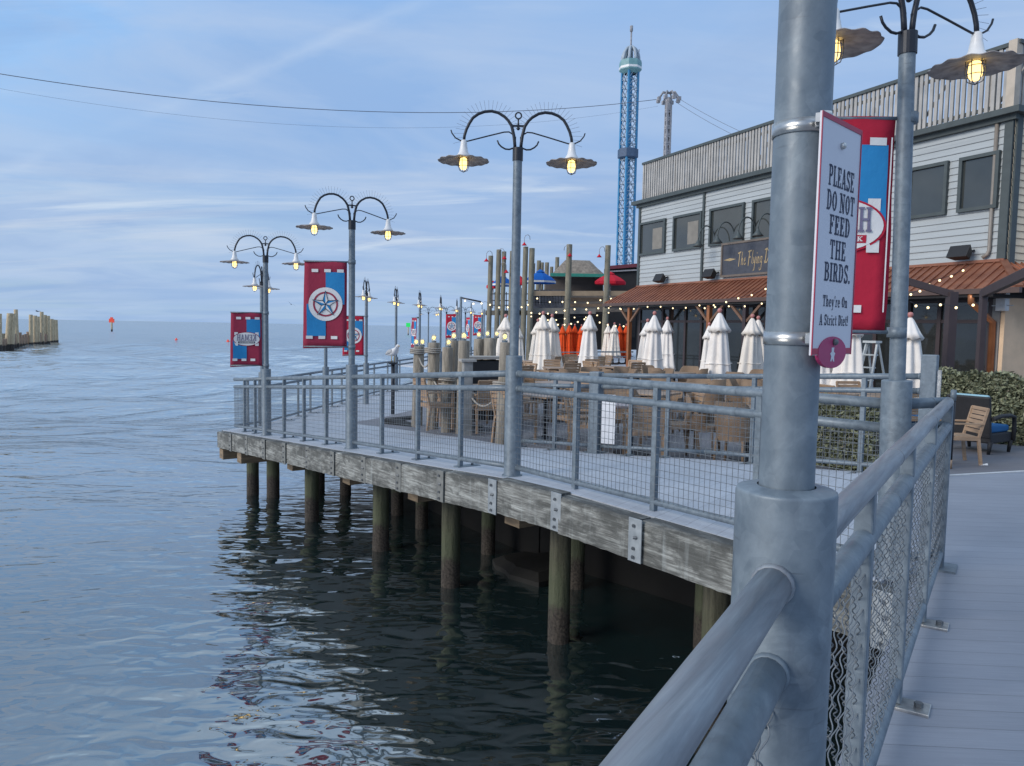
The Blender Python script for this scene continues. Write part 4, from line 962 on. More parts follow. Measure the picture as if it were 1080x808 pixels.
print('LEN', LEN, 'ZA', FA(672, 305), FA(1050, 273), 'ZE', FA(672, 213.5), FA(1060, 118), 'ZP', FA(690, 170), FA(1065, 47.5))
# local axes: x along facade, y inward, z up from patio
def clap(x0, x1, z0, z1, y, step=.17, along='x'):  # g_ collects the strips that paint shade under each board
    a, g_ = MB(), MB(); z = z0
    while z < z1-.02:
        zt = min(z+step, z1)
        if along == 'x':
            a.add([(x0, y-.022, z), (x1, y-.022, z), (x1, y-.002, zt), (x0, y-.002, zt)], [(0, 1, 2, 3)]); g_.add([(x0, y-.022, z), (x1, y-.022, z), (x1, y-.0, z-.002), (x0, y-.0, z-.002)], [(3, 2, 1, 0)])
            g_.add([(x0, y-.0235, z-.004), (x1, y-.0235, z-.004), (x1, y-.0235, z+.007), (x0, y-.0235, z+.007)], [(0, 1, 2, 3)])
        else:
            a.add([(y+.022, x0, z), (y+.022, x1, z), (y+.002, x1, zt), (y+.002, x0, zt)], [(0, 1, 2, 3)]); g_.add([(y+.0235, x0, z-.004), (y+.0235, x1, z-.004), (y+.0235, x1, z+.007), (y+.0235, x0, z+.007)], [(0, 1, 2, 3)])
        z = zt
    return a, g_
core = MB(); core.box((LEN/2, 4.0, ZE/2), (LEN-.02, 7.98, ZE-.02)); core.build('wall_core', DARKIN, bld)
a, g_ = clap(0, LEN, ZA-.3, ZE-.16, 0); w_ = a.build('upper_wall', SIDING, bld); g_.build('board_shadow_line', SIDSHADE, w_)
a, g_ = clap(0, 8, ZA-.3, ZE-.16, LEN, along='y'); w_ = a.build('side_wall', BEIGE, bld); g_.build('board_shadow_line', M('beige_shade_paint', (.3, .25, .19), None, 5, .8), w_)
tr = MB()
for x, wd in ((.05, .14), ): MB().box((x, -.03, (ZA+ZE)/2-.1), (wd, .06, ZE-ZA)).build('corner_trim', TRIM, bld)
tr.box((LEN-.10, -.03, (ZA+ZE)/2-.1), (.2, .06, ZE-ZA))
tr.box((LEN+.03, .12, (ZA+ZE)/2-.1), (.06, .2, ZE-ZA)); tr.build('corner_trim', TRIM, bld)
MB().box((FA(743, 230)[0], -.04, (ZA+ZE)/2-.05), (.10, .07, ZE-ZA-.1)).build('downspout', TRIM, bld)
xa = FA(1049, 200)[0]; MB().tube([(xa, -.06, ZE-.2), (xa, -.06, ZA+.28), (xa-.02, -.09, ZA+.18), (xa-.12, -.12, ZA+.10)], .045, 8).build('downspout', M('taupe_pipe', (.25, .22, .19), None, 5, .5), bld)
ea = MB(); ea.box((LEN/2, -.12, ZE-.07), (LEN+.5, .34, .14)); ea.box((LEN/2, -.06, ZE-.20), (LEN+.2, .14, .12)); ea.build('eave', TRIM, bld)
MB().box((LEN+.1, 4.0, ZE-.07), (.3, 7.9, .14)).build('eave', TRIM, bld)
# rooftop picket screen
pk, rl, br = MB(), MB(), MB(); x = FA(680, 172)[0]; x00 = x; k = 0
while x < LEN-.1:
    dx = random.uniform(-.008, .008); pk.box((x+dx, -.02+random.uniform(-.004, .004), (ZE+ZP)/2+.02), (.088, .05, ZP-ZE-.06)); x += .148; k += 1
rl.box(((x00+LEN)/2, -.02, ZP), (LEN-x00+.15, .14, .09)); rl.box(((x00+LEN)/2, .03, ZE+.16), (LEN-x00, .05, .09)); rl.box(((x00+LEN)/2, .03, ZP-.25), (LEN-x00, .05, .09))
x = x00+.1; BR = []
while x < LEN-.5:
    br = MB(); br.box((x, .06, (ZE+ZP)/2), (.1, .1, ZP-ZE)); br.bar((x, .10, ZE+.1), (x+1.1, .10, ZP-.1), .04, .07, (0, 1, 0)); BR.append(br); x += 2.05
y = .1
while y < 8: pk.box((LEN-.02, y, (ZE+ZP)/2+.02), (.05, .088, ZP-ZE-.06)); y += .148
rl.box((LEN-.02, 4, ZP), (.14, 8, .088))
par = pk.build('rooftop_pickets', PICKET, bld); rl.build('rail', TRIM, par); [br.build('brace', PICKET, par) for br in BR]
MB().box((LEN-.06, -.06, (ZE+ZP)/2+.03), (.2, .2, ZP-ZE+.05)).build('corner_post', M('pale_post_wood', (.50, .43, .35), None, 4, .7), bld)
# upper windows
WN = [((676, 703), (233, 267), True), ((711.5, 741.5), (226, 263), True), ((750, 786), (217, 258), False), ((795, 832), (208.5, 250), False), ((958, 1000.5), (176, 232), False), ((1013, 1055), (163.5, 223), False)]
for i, ((x0, x1), (y0, y1), bl) in enumerate(WN):
    xm = (x0+x1)/2
    a0 = FA(x0, (y0+y1)/2)[0]; a1 = FA(x1, (y0+y1)/2)[0]; am = (a0+a1)/2; z1 = FA(xm, y0)[1]; z0 = FA(xm, y1)[1]
    if i > 0: z1 = ZWT; z0 = ZWB
    else: ZWT, ZWB = FA(900, 190)[1], FA(900, 240)[1]; ZWT = z1 = (FA(690, 232)[1]+FA(1034, 165)[1])/2; ZWB = z0 = (FA(690, 267)[1]+FA(1034, 224)[1])/2
    b_ = .085; f_ = MB()
    f_.box((am, -.055, z1-b_/2), (a1-a0, .11, b_)); f_.box((am, -.055, z0+b_/2), (a1-a0, .11, b_)); f_.box((a0+b_/2, -.055, (z0+z1)/2), (b_, .11, z1-z0-2*b_-.002)); f_.box((a1-b_/2, -.055, (z0+z1)/2), (b_, .11, z1-z0-2*b_-.002))
    wn = f_.build('window', TRIM, bld)
    MB().box((am, -.032, (z0+z1)/2), (a1-a0-2*b_, .012, z1-z0-2*b_)).build('pane', WINGL, wn)
    if bl: MB().box((am+(a1-a0)*.18, -.0405, (z0+z1)/2-.06), ((a1-a0)*.36, .004, (z1-z0)*.62)).build('blind', BLIND, wn)
# copper awning
DE = 1.15; ZEV = (FA(652, 319.5, DE)[1]+FA(1000, 306, DE)[1])/2
aw, ribs = MB(), MB(); xl, xr = -.75, LEN+.55
P = {'tl': (0.05, -.03, ZA), 'tr': (LEN-.05, -.03, ZA), 'el': (xl, -DE, ZEV), 'er': (xr+.5, -DE, ZEV), 'bl': (xl, 2.5, ZEV), 'br': (xr+.5, 8, ZEV), 'tbl': (.05, 2.5, ZA), 'tbr': (LEN-.05, 8, ZA)}
aw.add([P['el'], P['er'], P['tr'], P['tl']], [(0, 1, 2, 3)]); aw.add([P['bl'], P['el'], P['tl'], P['tbl']], [(0, 1, 2, 3)]); aw.add([P['er'], P['br'], P['tbr'], P['tr']], [(0, 1, 2, 3)])
roof = aw.build('awning_roof', COPPER, bld)
x = xl+.1
while x < xr+.45:
    xt = x; yt_ = -.03; zt_ = ZA
    f = 1.0
    if x < .05: f = (x-xl)/(.05-xl)
    if x > LEN-.05: f = (xr+.5-x)/(xr+.5-LEN+.05)
    f = max(0.05, f)
    ribs.bar((x, -DE, ZEV+.018), (x, -DE+(DE-.03)*f, ZEV+(ZA-ZEV)*f+.018), .034, .04); x += .235
y = -DE+.3
while y < 8:
    f = min(1, (y+DE)/1.1); ribs.bar((xr+.5, y, ZEV+.018), (xr+.5-(xr+.55-LEN)*f, y, ZEV+(ZA-ZEV)*f+.018), .034, .04); y += .235
ribs.bar((xr+.5, -DE, ZEV+.02), (LEN-.05, -.03, ZA+.02), .16, .05); ribs.bar((xl, -DE, ZEV+.02), (.05, -.03, ZA+.02), .12, .05); ribs.bar((0, -.05, ZA+.02), (LEN, -.05, ZA+.02), .1, .07)
ribs.build('standing_seam', COPPER, roof)
gt = MB(); gt.box(((xl+xr+.5)/2, -DE-.02, ZEV-.06), (xr-xl+.6, .10, .12)); gt.build('gutter', M('gutter_dark', (.10, .06, .05), None, 3, .5), bld)
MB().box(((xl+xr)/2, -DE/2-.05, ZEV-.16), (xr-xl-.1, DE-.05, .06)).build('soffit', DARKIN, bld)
# ground floor glazing
gl, fm = MB(), MB(); zt = ZEV-.16
gpx = [676, 700, 724, 741, 764, 786, 809, 834, 862, 893, 925, 960, 992, 1046]
ga = [FA(p_, 340)[0] for p_ in gpx]
for a0, a1 in zip(ga, ga[1:]):
    pn_ = MB().box(((a0+a1)/2, -.02, zt/2), (a1-a0-.10, .02, zt-.2)).build('storefront_pane', DOORGL, bld)
for a_ in ga: fm.box((a_, -.035, zt/2), (.11, .09, zt-.02))
for z in (zt-.05, .06, 2.15):
    for a0, a1 in zip(ga, ga[1:]): fm.box(((a0+a1)/2, -.03, z), (a1-a0-.112, .07, .09))
fm.build('storefront_frame', PERG, bld)
MB().box(((FA(1048, 340)[0]+LEN-.02)/2, -.05, zt/2), (LEN-.02-FA(1048, 340)[0], .06, zt-.02)).build('lower_wall', M('grey_render', (.30, .29, .28), None, 2, .8), bld)
MB().box((LEN+.04, 4, zt/2), (.10, 8.1, zt-.02)).build('lower_side_wall', M('beige_render', (.82, .59, .39), None, 2, .8), bld)
# copper posts with knee braces under the awning
for px in (664, 748, 786):
    a_ = FA(px, 340, DE-.1)[0]; q_ = MB(); q_.box((a_, -DE+.1, (ZEV-.13)/2), (.14, .14, ZEV-.14)); po = q_.build('awning_post', COPPER2 if px < 780 else PERG, bld)
    q_ = MB(); q_.bar((a_-.06, -DE+.1, ZEV-.75), (a_-.75, -DE+.1, ZEV-.16), .07, .08); q_.bar((a_+.06, -DE+.1, ZEV-.75), (a_+.75, -DE+.1, ZEV-.16), .07, .08); q_.build('knee_brace', M('brace_brown', (.20, .11, .07), None, 4, .7), po)
# downspout of copper
q_ = MB(); A_ = FA(1024, 309, DE)[0]; B_ = FA(1048, 330, .15)[0]
q_.tube([(A_, -DE+.02, ZEV-.08), (A_, -DE+.02, ZEV-.30), (B_, -.16, ZEV-.75), (B_, -.14, .05)], .075, 8); q_.build('copper_downspout', COPPER2, bld)
a_, z_ = FA(1062, 318); MB().box((a_, -.16, z_), (.22, .16, .45)).box((a_, -.15, z_+.10), (.5, .02, .02)).box((a_, -.15, z_-.10), (.5, .02, .02)).build('meter_box', WHITE, bld)
def onwall(name, label, cat, px, py, off=0, group=None):
    a_, z_ = FA(px, py); p_ = FL+ed*a_-inn*off; return thing(name, label, cat, (p_.x, p_.y, z_+PAT), BA, group)
for (px, py, lb) in ((702.5, 295, 'black floodlight on the grey wall, leftmost above the awning'), (755.5, 290.5, 'black floodlight on the grey wall just below the lettered board'), (1021.5, 269, 'black floodlight on the grey wall near the right corner')):
    o = onwall('floodlight', lb, 'floodlight', px, py, .0, 'wall floodlights')
    mb = MB(); R = Matrix.Rotation(radians(-28), 3, 'X')
    vs = [R @ Vector(v_) + Vector((0, -.30, .02)) for v_ in [(-.27, -.12, -.17), (.27, -.12, -.17), (.27, -.12, .17), (-.27, -.12, .17), (-.19, .14, -.11), (.19, .14, -.11), (.19, .14, .11), (-.19, .14, .11)]]
    mb.add(vs, [(0, 1, 2, 3), (7, 6, 5, 4), (0, 4, 5, 1), (1, 5, 6, 2), (2, 6, 7, 3), (3, 7, 4, 0)]); bevel(mb.build('housing', PLANT, o), .02)
    MB().bar((0, -.2, .02), (.16, -.02, .10), .05, .05).build('bracket', PLANT, o)
# lettered board
a0, z0 = FA(764, 276); as_ = FA(781, 276)[0]-a0; ae_ = FA(807, 276)[0]-a0; tw_ = (ae_-as_)*textw('The Flying Dutchman', SCRIPT, .05)/textw('The Flying', SCRIPT, .05); sw_ = 2*as_+tw_; print('board', sw_)
a1_, zb1 = FA(764, 258.5); a1_, zb0 = FA(764, 292); o = onwall('name_board', 'slate blue wooden board lettered The Flying Dutchman in gold script', 'sign', 764, 275, .03)
hb = zb1-zb0
bevel(MB().box((sw_/2, -.05, 0), (sw_, .06, hb)).build('board', SIGNBD, o), .01)
q_ = MB(); q_.box((sw_/2, -.07, hb/2), (sw_+.06, .08, .07)); q_.box((sw_/2, -.07, -hb/2), (sw_+.06, .08, .07)); q_.box((0, -.07, 0), (.07, .08, hb-.08)); q_.box((sw_, -.07, 0), (.07, .08, hb-.08)); q_.build('frame', M('frame_brown', (.16, .13, .11), None, 4, .7), o)
q_ = MB(); lettering(q_, 'The Flying Dutchman', SCRIPT, Vector((sw_/2, -.086, .0)), Vector((1, 0, 0)), Vector((0, 0, 1)), hb*.40, tw_, .05)
for sx in (-1, 1):
    cx = sw_/2+sx*(sw_/2-as_*.5); dm = MB(); dm.add([(cx-as_*.38, -.086, 0), (cx, -.086, -.05), (cx+as_*.38, -.086, 0), (cx, -.086, .05)], [(0, 1, 2, 3)]); dm.build('ornament', GOLD, o)
q_.build('lettering', GOLD, o)
gpos = [(754, 250), (774.5, 246.5), (797, 242), (818, 239), (840, 236)]
for i, (px, py) in enumerate(gpos):
    o = onwall('gooseneck_lamp', f'dark gooseneck lamp arching over the lettered board, {ORD[i]} from the left', 'wall lamp', px, py+7, 0, 'gooseneck lamps')
    q_ = MB(); q_.tube([(.0, -.75+.75*(1-cos(a_))/2*1.0, .55*sin(a_)+.05) for a_ in [pi*k_/14 for k_ in range(15)]], .022, 8); q_.tube([(0, 0, .05), (0, -.0, -.05)], .05, 8); q_.build('arm', TRIM, o)
    MB().lathe([(.03, .10), (.05, .04), (.09, -.02), (.19, -.14), (.18, -.145), (.08, -.04)], (0, -.75, .0), 16).build('shade', TRIM, o)

# brown pergola frames at the right
def frame(label, base, ztop, beam_to, w=.10):
    o = thing('pergola_frame', label, 'frame', (base.x, base.y, PAT), 0, 'brown steel frames')
    q_ = MB(); q_.box((0, 0, (ztop-PAT)/2), (w, w, ztop-PAT)); bevel(q_.build('post', PERG, o), .006)
    q_ = MB(); bt = beam_to-Vector((base.x, base.y, PAT)); q_.bar((0, 0, ztop-PAT-.05), bt, .09, .15); bevel(q_.build('beam', PERG, o), .006)
    MB().box((0, 0, .01), (w*2, w*2, .02)).build('base_plate', PERG, o)
p0 = PZ(1032, 430, PAT+.0); Yp = 13.2; b0 = PY(1032, 400, Yp); zt1 = PY(1034, 306, Yp).z
frame('brown steel post and beam nearest the hedge at the right edge', Vector((b0.x, b0.y)), zt1, PY(1086, 286.5, 10.8), .10)
b1 = PY(1000, 380, 16.3); zt2 = PY(1002, 308, 16.3).z
frame('brown steel post and beam close to the storefront glass, left of the copper pipe', Vector((b1.x, b1.y)), zt2, PY(948, 294, 16.6), .18)

# white step ladder behind
p = PY(919, 380, 17.5); o = thing('step_ladder', 'white step ladder standing by the dark storefront', 'ladder', (p.x, p.y, PAT), BA)
q_ = MB(); 
for s in (-1, 1): q_.bar((s*.22, -.35, 0), (s*.14, 0, 1.6), .04, .06)
fr_ = q_.build('front_frame', LADDER, o); q_ = MB()
for i in range(5): q_.box((0, -.35+.07*(i+.6), .16+.29*i+.0), (.44-.03*i, .10, .03))
q_.build('step', LADDER, fr_); q_ = MB()
for s in (-1, 1): q_.bar((s*.22, .45, 0), (s*.14, .03, 1.6), .03, .04)
q_.build('rear_frame', LADDER, o); MB().box((0, 0, 1.62), (.36, .2, .05)).build('top_cap', LADDER, o)

# ------------------------------------------------------------------ hedges
def hedge(label, a, b, w, h, n, z=PAT):
    a = Vector((a[0], a[1], z)); b = Vector((b[0], b[1], z)); o = thing('hedge', label, 'hedge', a, 0); d = b-a; l = d.length; d.normalize(); nn = Vector((-d.y, d.x, 0))
    rnd = random.Random(5); mb = MB()
    for i in range(n):
        x = rnd.uniform(0, l); f = rnd.random()
        lump = .03*sin(x*3.1)+.025*sin(x*7.3+1)+.025*sin(x*13)
        if f < .45: y = -w/2-lump*.6+abs(rnd.gauss(0, .05)); zz = rnd.uniform(.0, h)
        elif f < .8: y = rnd.uniform(-w/2, w/2); zz = h+lump-abs(rnd.gauss(0, .06))
        else: y = rnd.uniform(-w/2, w/2); zz = rnd.uniform(0, h*.95)
        if i % 23 == 0: zz = h+lump+rnd.uniform(.0, .07)
        c = d*x+nn*y+Vector((0, 0, zz)); s = rnd.uniform(.016, .046)
        ax = Vector((rnd.gauss(0, 1), rnd.gauss(0, 1), rnd.gauss(0, .8))).normalized(); bx = ax.cross(Vector((rnd.gauss(0, 1), rnd.gauss(0, 1), rnd.gauss(0, 1)))).normalized()
        mb.add([c-ax*s*1.3, c+bx*s*.6, c+ax*s*1.4, c-bx*s*.6], [(0, 1, 2, 3)])
    mb.build('leaves', LEAF, o)
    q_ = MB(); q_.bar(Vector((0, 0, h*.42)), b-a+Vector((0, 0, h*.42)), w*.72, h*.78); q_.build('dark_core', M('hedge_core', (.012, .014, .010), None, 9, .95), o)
    return o
h0, h1 = PY(988, 397, 13.6), PY(1095, 393, 12.6)
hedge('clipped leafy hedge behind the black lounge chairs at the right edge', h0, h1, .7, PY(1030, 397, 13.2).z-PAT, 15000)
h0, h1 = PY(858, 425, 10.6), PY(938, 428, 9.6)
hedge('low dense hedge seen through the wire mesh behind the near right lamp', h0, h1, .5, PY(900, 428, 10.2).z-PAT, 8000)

# ------------------------------------------------------------------ umbrellas
def make_umb(label, mat, seed=3, sag=0.0):
    o = thing('patio_umbrella', label, 'umbrella', (0, 0, 0), 0, 'closed patio umbrellas')
    # built 2.33 m tall, drape 1.9 m long; 8 folds
    rnd = random.Random(seed); ph = [rnd.uniform(0, 6) for _ in range(4)]
    def wob(a, i):
        k = min(1, i/5); return 1+k*(.15*sin(8*a+ph[0])+(.07+sag)*sin(3*a+ph[1]+i*sag*3)+(.06+sag*.6)*sin(5*a+ph[2]+i*.25)+sag*sin(2*a+ph[3]+i*.2))
    prof = [(.03, 2.20), (.06, 2.14), (.10, 2.0), (.135, 1.86), (.155, 1.65), (.175, 1.4), (.20, 1.1), (.23, .8), (.262, .58), (.28, .42), (.255, .42), (.20, .7), (.12, 1.3)]
    mb = MB(); mb.lathe(prof, (0, 0, 0), 64, True, wob)
    vs = []
    for i, (vx, vy, vz) in enumerate(mb.v):
        a = atan2(vy, vx); vs.append((vx, vy, vz+(.05*sin(8*a+ph[0]+1.2)+.03*sin(3*a) if vz < .5 else 0)))
    mb.v = vs; ca = mb.build('canopy', mat, o)
    mb = MB(); mb.lathe([(.028, 2.225), (.055, 2.18), (.105, 2.05), (.16, 1.90), (.215, 1.765), (.205, 1.765), (.13, 1.92)], (0, 0, 0), 48, True, lambda a, i: 1+min(1, i/3)*(.07*sin(8*a+ph[1])+.04*sin(3*a)))
    mb.v = [(x, y, z+(.030*sin(8*atan2(y, x)+ph[1]) if z < 1.8 else 0)) for x, y, z in mb.v]; mb.build('vent_flap', mat, ca)
    mb = MB(); mb.lathe([(.001, 2.345), (.03, 2.335), (.048, 2.30), (.045, 2.26), (.025, 2.235), (.02, 2.21)], (0, 0, 0), 16); mb.build('finial', FINIAL, o)
    MB().tube([(0, 0, .05), (0, 0, 2.24)], .022, 10).build('pole', TEAK, o)
    q_ = MB(); q_.tube([(.235*cos(t_)*(1+.12*sin(8*t_+ph[0])), .235*sin(t_)*(1+.12*sin(8*t_+ph[0])), .98+.012*sin(3*t_)) for t_ in [2*pi*i/48 for i in range(49)]], .010, 5); q_.build('tie_strap', mat, ca)
    MB().lathe([(.26, 0), (.26, .05), (.08, .08), (.035, .12), (.035, .3), (.022, .3)], (0, 0, 0), 20, False).build('base', PLANT, o)
    return o
UL = [(621, 328, 394, UMB2, 23, 'pale closed umbrella standing alone left of the copper corner post'),
      (574, 328, 391, UMB, 23.5, 'tallest closed umbrella of the trio right of the middle lamp'),
      (582, 331, 388, UMB, 24.5, 'closed umbrella at the right of the trio beside the middle lamp'),
      (567, 336, 388, UMB, 26, 'closed umbrella at the left rear of the trio beside the middle lamp'),
      (532, 331, 380, UMB, 25, 'closed umbrella half hidden left of the middle lamp post'),
      (547, 343, 378, UMB, 28, 'closed umbrella peeking out right of the middle lamp post'),
      (689, 328, 397, UMB2, 21.5, 'pale closed umbrella in front of the left storefront glass'),
      (683, 336, 390, UMB2, 24, 'closed umbrella behind and left of the one before the left storefront'),
      (704.5, 334, 378, UMB2, 27, 'small closed umbrella right of the one before the left storefront glass'),
      (760, 325, 405, UMB2, 19, 'large white closed umbrella below the lettered board'),
      (749.5, 340, 380, UMB2, 24, 'closed umbrella behind and left of the large white one below the lettered board'),
      (792.5, 331, 393, UMB, 20.5, 'closed umbrella left of the big near post, nearer of the pair'),
      (800, 333, 386, UMB, 21.8, 'closed umbrella left of the big near post, rear of the pair'),
      (868, 330, 406, UMB2, 16.5, 'closed umbrella visible below the bird warning sign disc'),
      (898, 326, 398, UMB2, 16.2, 'closed umbrella below the red banner'),
      (963.5, 329, 401, UMB2, 15.6, 'closed umbrella right of the near right lamp pole'),
      (641, 341, 370, UMB, 40, 'small distant closed umbrella, left one of two by the copper post'),
      (647.5, 340, 371, UMB, 39, 'small distant closed umbrella, right of the two by the copper corner post')]
UO = [(593, 342, 369, 'leftmost'), (600, 341, 369, 'second from the left'), (606.5, 341.5, 369, 'third from the left'), (613, 342, 369, 'fourth from the left'), (653, 341.5, 370, 'fifth from the left'), (660, 341.5, 370, 'rightmost')]
protos = {}
for ui, (px, y0, y1, mat, Y, lb) in enumerate(UL):
    top = PY(px, y0, Y)
    key = (mat.name, ui % 3)
    if key not in protos:
        protos[key] = o = make_umb(lb, mat, 3+ui, (0, .035, .06)[ui % 3])
    else: o = dup(protos[key], (0, 0, 0), 0, lb)
    drop = PY(px, y0, Y).z-PY(px, y1, Y).z; sc = (top.z-PAT)/2.345; k = min(1.12, max(.85, drop/(1.93*sc)))
    o.location = (top.x, top.y, PAT); o.rotation_euler = (random.uniform(-.022, .022), random.uniform(-.022, .022), random.uniform(0, 6)); fat = random.uniform(1.12, 1.3); o.scale = (sc*fat, sc*fat, sc)
for i, (px, y0, y1, lb) in enumerate(UO):
    top = PY(px, y0, 40); lb = f'{lb} of the closed orange umbrellas on the far terrace'
    if i == 0: protos['o'] = o = make_umb(lb, UMBO)
    else: o = dup(protos['o'], (0, 0, 0), 0, lb)
    o['group'] = 'closed orange umbrellas'
    sc = (top.z-PAT)/2.345; o.location = (top.x, top.y+random.uniform(-.5, .5), PAT); o.rotation_euler = (0, 0, random.uniform(0, 6)); o.scale = (sc*1.1, sc*1.1, sc)

# ------------------------------------------------------------------ furniture
def teak_chair(label, mat=TEAK):
    o = thing('slat_chair', label, 'chair', (0, 0, 0), 0, 'wooden patio chairs')     # faces +y
    q_ = MB()
    for i in range(6): q_.box((0, -.19+.076*i, .44), (.46, .064, .022))
    q_.box((0, -.225, .415), (.48, .03, .05)); q_.box((0, .225, .415), (.48, .03, .05)); q_.box((-.235, 0, .415), (.03, .42, .05)); q_.box((.235, 0, .415), (.03, .42, .05)); q_.build('seat', mat, o)
    q_ = MB(); R = Matrix.Rotation(radians(10), 3, 'X')
    for i in range(5): q_.box((0, -.235-.022*i, .53+.072*i), (.42, .02, .06), R)
    pr = [(-.235, .86), (-.17, .905), (.17, .905), (.235, .86)]
    q_.box((0, -.335, .885), (.46, .024, .055), R)
    for s in (-1, 1): q_.bar((s*.225, -.22, .43), (s*.225, -.335, .90), .034, .034)
    q_.build('backrest', mat, o)
    for sx in (-1, 1):
        MB().bar((sx*.235, .21, 0), (sx*.235, .21, .64), .038, .042, (0, 1, 0)).build('leg', mat, o)
        MB().bar((sx*.235, -.27, 0), (sx*.235, -.21, .43), .038, .042, (0, 1, 0)).build('leg', mat, o)
        MB().box((sx*.24, -.03, .655), (.05, .50, .024)).build('armrest', mat, o)
    return o
def wicker_chair(label):
    o = thing('wicker_chair', label, 'chair', (0, 0, 0), 0, 'tan wicker patio chairs')
    vs = []; n = 20; q_ = MB()
    for j, (r, z) in enumerate([(.24, .40), (.27, .60), (.285, 1.0), (.265, 1.0), (.25, .60), (.22, .42)]):
        for i in range(n+1):
            a = radians(-200+220*i/n); hh = z
            back = max(0, -sin(a)); 
            if z >= 1.0: hh = .62+.26*smooth((back-.0)/.75)
            vs.append((r*cos(a), r*sin(a)*.95, hh))
    q_.add(vs, [(j*(n+1)+i, j*(n+1)+i+1, (j+1)*(n+1)+i+1, (j+1)*(n+1)+i) for j in range(5) for i in range(n)], True); q_.build('backrest', WICK, o)
    MB().lathe([(.001, .455), (.22, .45), (.245, .43), (.245, .36), (.001, .36)], (0, .01, 0), 24, False).build('seat', WICK, o)
    for sx in (-1, 1):
        for sy in (-1, 1): MB().tube([(sx*.20, sy*.19, 0), (sx*.18, sy*.17, .38)], .019, 8).build('leg', WICK, o)
    return o
def table(label, mat, w=.8):
    o = thing('dining_table', label, 'table', (0, 0, 0), 0, 'patio tables')
    bevel(MB().box((0, 0, .725), (w, w, .035)).build('tabletop', mat, o), .008)
    q_ = MB(); q_.box((0, 0, .685), (w*.8, .06, .04)); q_.box((0, 0, .66), (.06, w*.8, .04)); q_.build('support', IRON, o)
    MB().tube([(0, 0, .03), (0, 0, .66)], .04, 12).build('leg', IRON, o)
    MB().lathe([(.26, 0), (.26, .02), (.06, .045), (.05, .06)], (0, 0, 0), 20, False).build('base', IRON, o)
    return o
TBL = [((-.75, 13.6), 'teak', TABLE, 'behind the leftmost roped piles'), ((.55, 12.2), 'teak', TABLE, 'just right of the middle lamp post'), ((1.75, 10.95), 'teak', TABLEP, 'with pale pink top by the white notice'), ((3.35, 10.6), 'wicker', TABLE, 'behind the mesh left of the big post'),
       ((2.35, 12.9), 'wicker', TABLE, 'behind the pale pink table'), ((4.65, 12.2), 'wicker', TABLE, 'below the bird warning sign'), ((.9, 14.9), 'teak', TABLE, 'under the trio of umbrellas'), ((3.4, 15.2), 'wicker', TABLE, 'under the pale umbrellas before the storefront'),
       ((2.0, 17.6), 'wicker', TABLE, 'under the lone pale umbrella'), ((5.2, 15.3), 'wicker', TABLE, 'under the large white umbrella'), ((4.1, 19.2), 'wicker', TABLE, 'by the copper awning post'), ((-.3, 18.6), 'teak', TABLE, 'behind the black planter'), ((6.4, 13.2), 'teak', TABLE, 'behind the low hedge'),
       ((-.2, 15.6), 'teak', TABLE, 'left of the trio of umbrellas'), ((1.3, 20.6), 'teak', TABLE, 'before the orange umbrellas'), ((2.9, 21.6), 'teak', TABLE, 'right of the lone pale umbrella'), ((3.0, 18.0), 'wicker', TABLE, 'between lone umbrella and copper post'),
       ((.6, 24.5), 'teak', TABLE, 'far back behind the trio of umbrellas'), ((2.4, 25.5), 'teak', TABLE, 'far back below the orange umbrellas'), ((5.6, 18.0), 'wicker', TABLE, 'by the glass below the lettered board')]
pro = {}
SIDE = [('near', 0, -.66, 0), ('far', 0, .66, pi), ('left', -.66, 0, -pi/2), ('right', .66, 0, pi/2)]
ti = 0
for (x, y), kind, mat, where in TBL:
    rz = random.uniform(-.5, .5)+.5
    lb = f'square patio table {where}'
    if mat.name not in pro: pro[mat.name] = o = table(lb, mat); o.location = (x, y, PAT); o.rotation_euler = (0, 0, rz)
    else: o = dup(pro[mat.name], (x, y, PAT), rz, lb)
    for nm, dx, dy, r0 in SIDE:
        if random.random() < .08: continue
        a = rz; px_ = x+dx*cos(a)-dy*sin(a); py_ = y+dx*sin(a)+dy*cos(a)
        cl_ = ('slatted wood armchair' if kind == 'teak' else 'tan wicker chair')+f', {nm} side of table {where}'
        if kind not in pro: pro[kind] = c = (teak_chair(cl_) if kind == 'teak' else wicker_chair(cl_)); c.location = (px_, py_, PAT); c.rotation_euler = (0, 0, a+r0+random.uniform(-.2, .2))
        else: dup(pro[kind], (px_, py_, PAT), a+r0+random.uniform(-.25, .25), cl_)
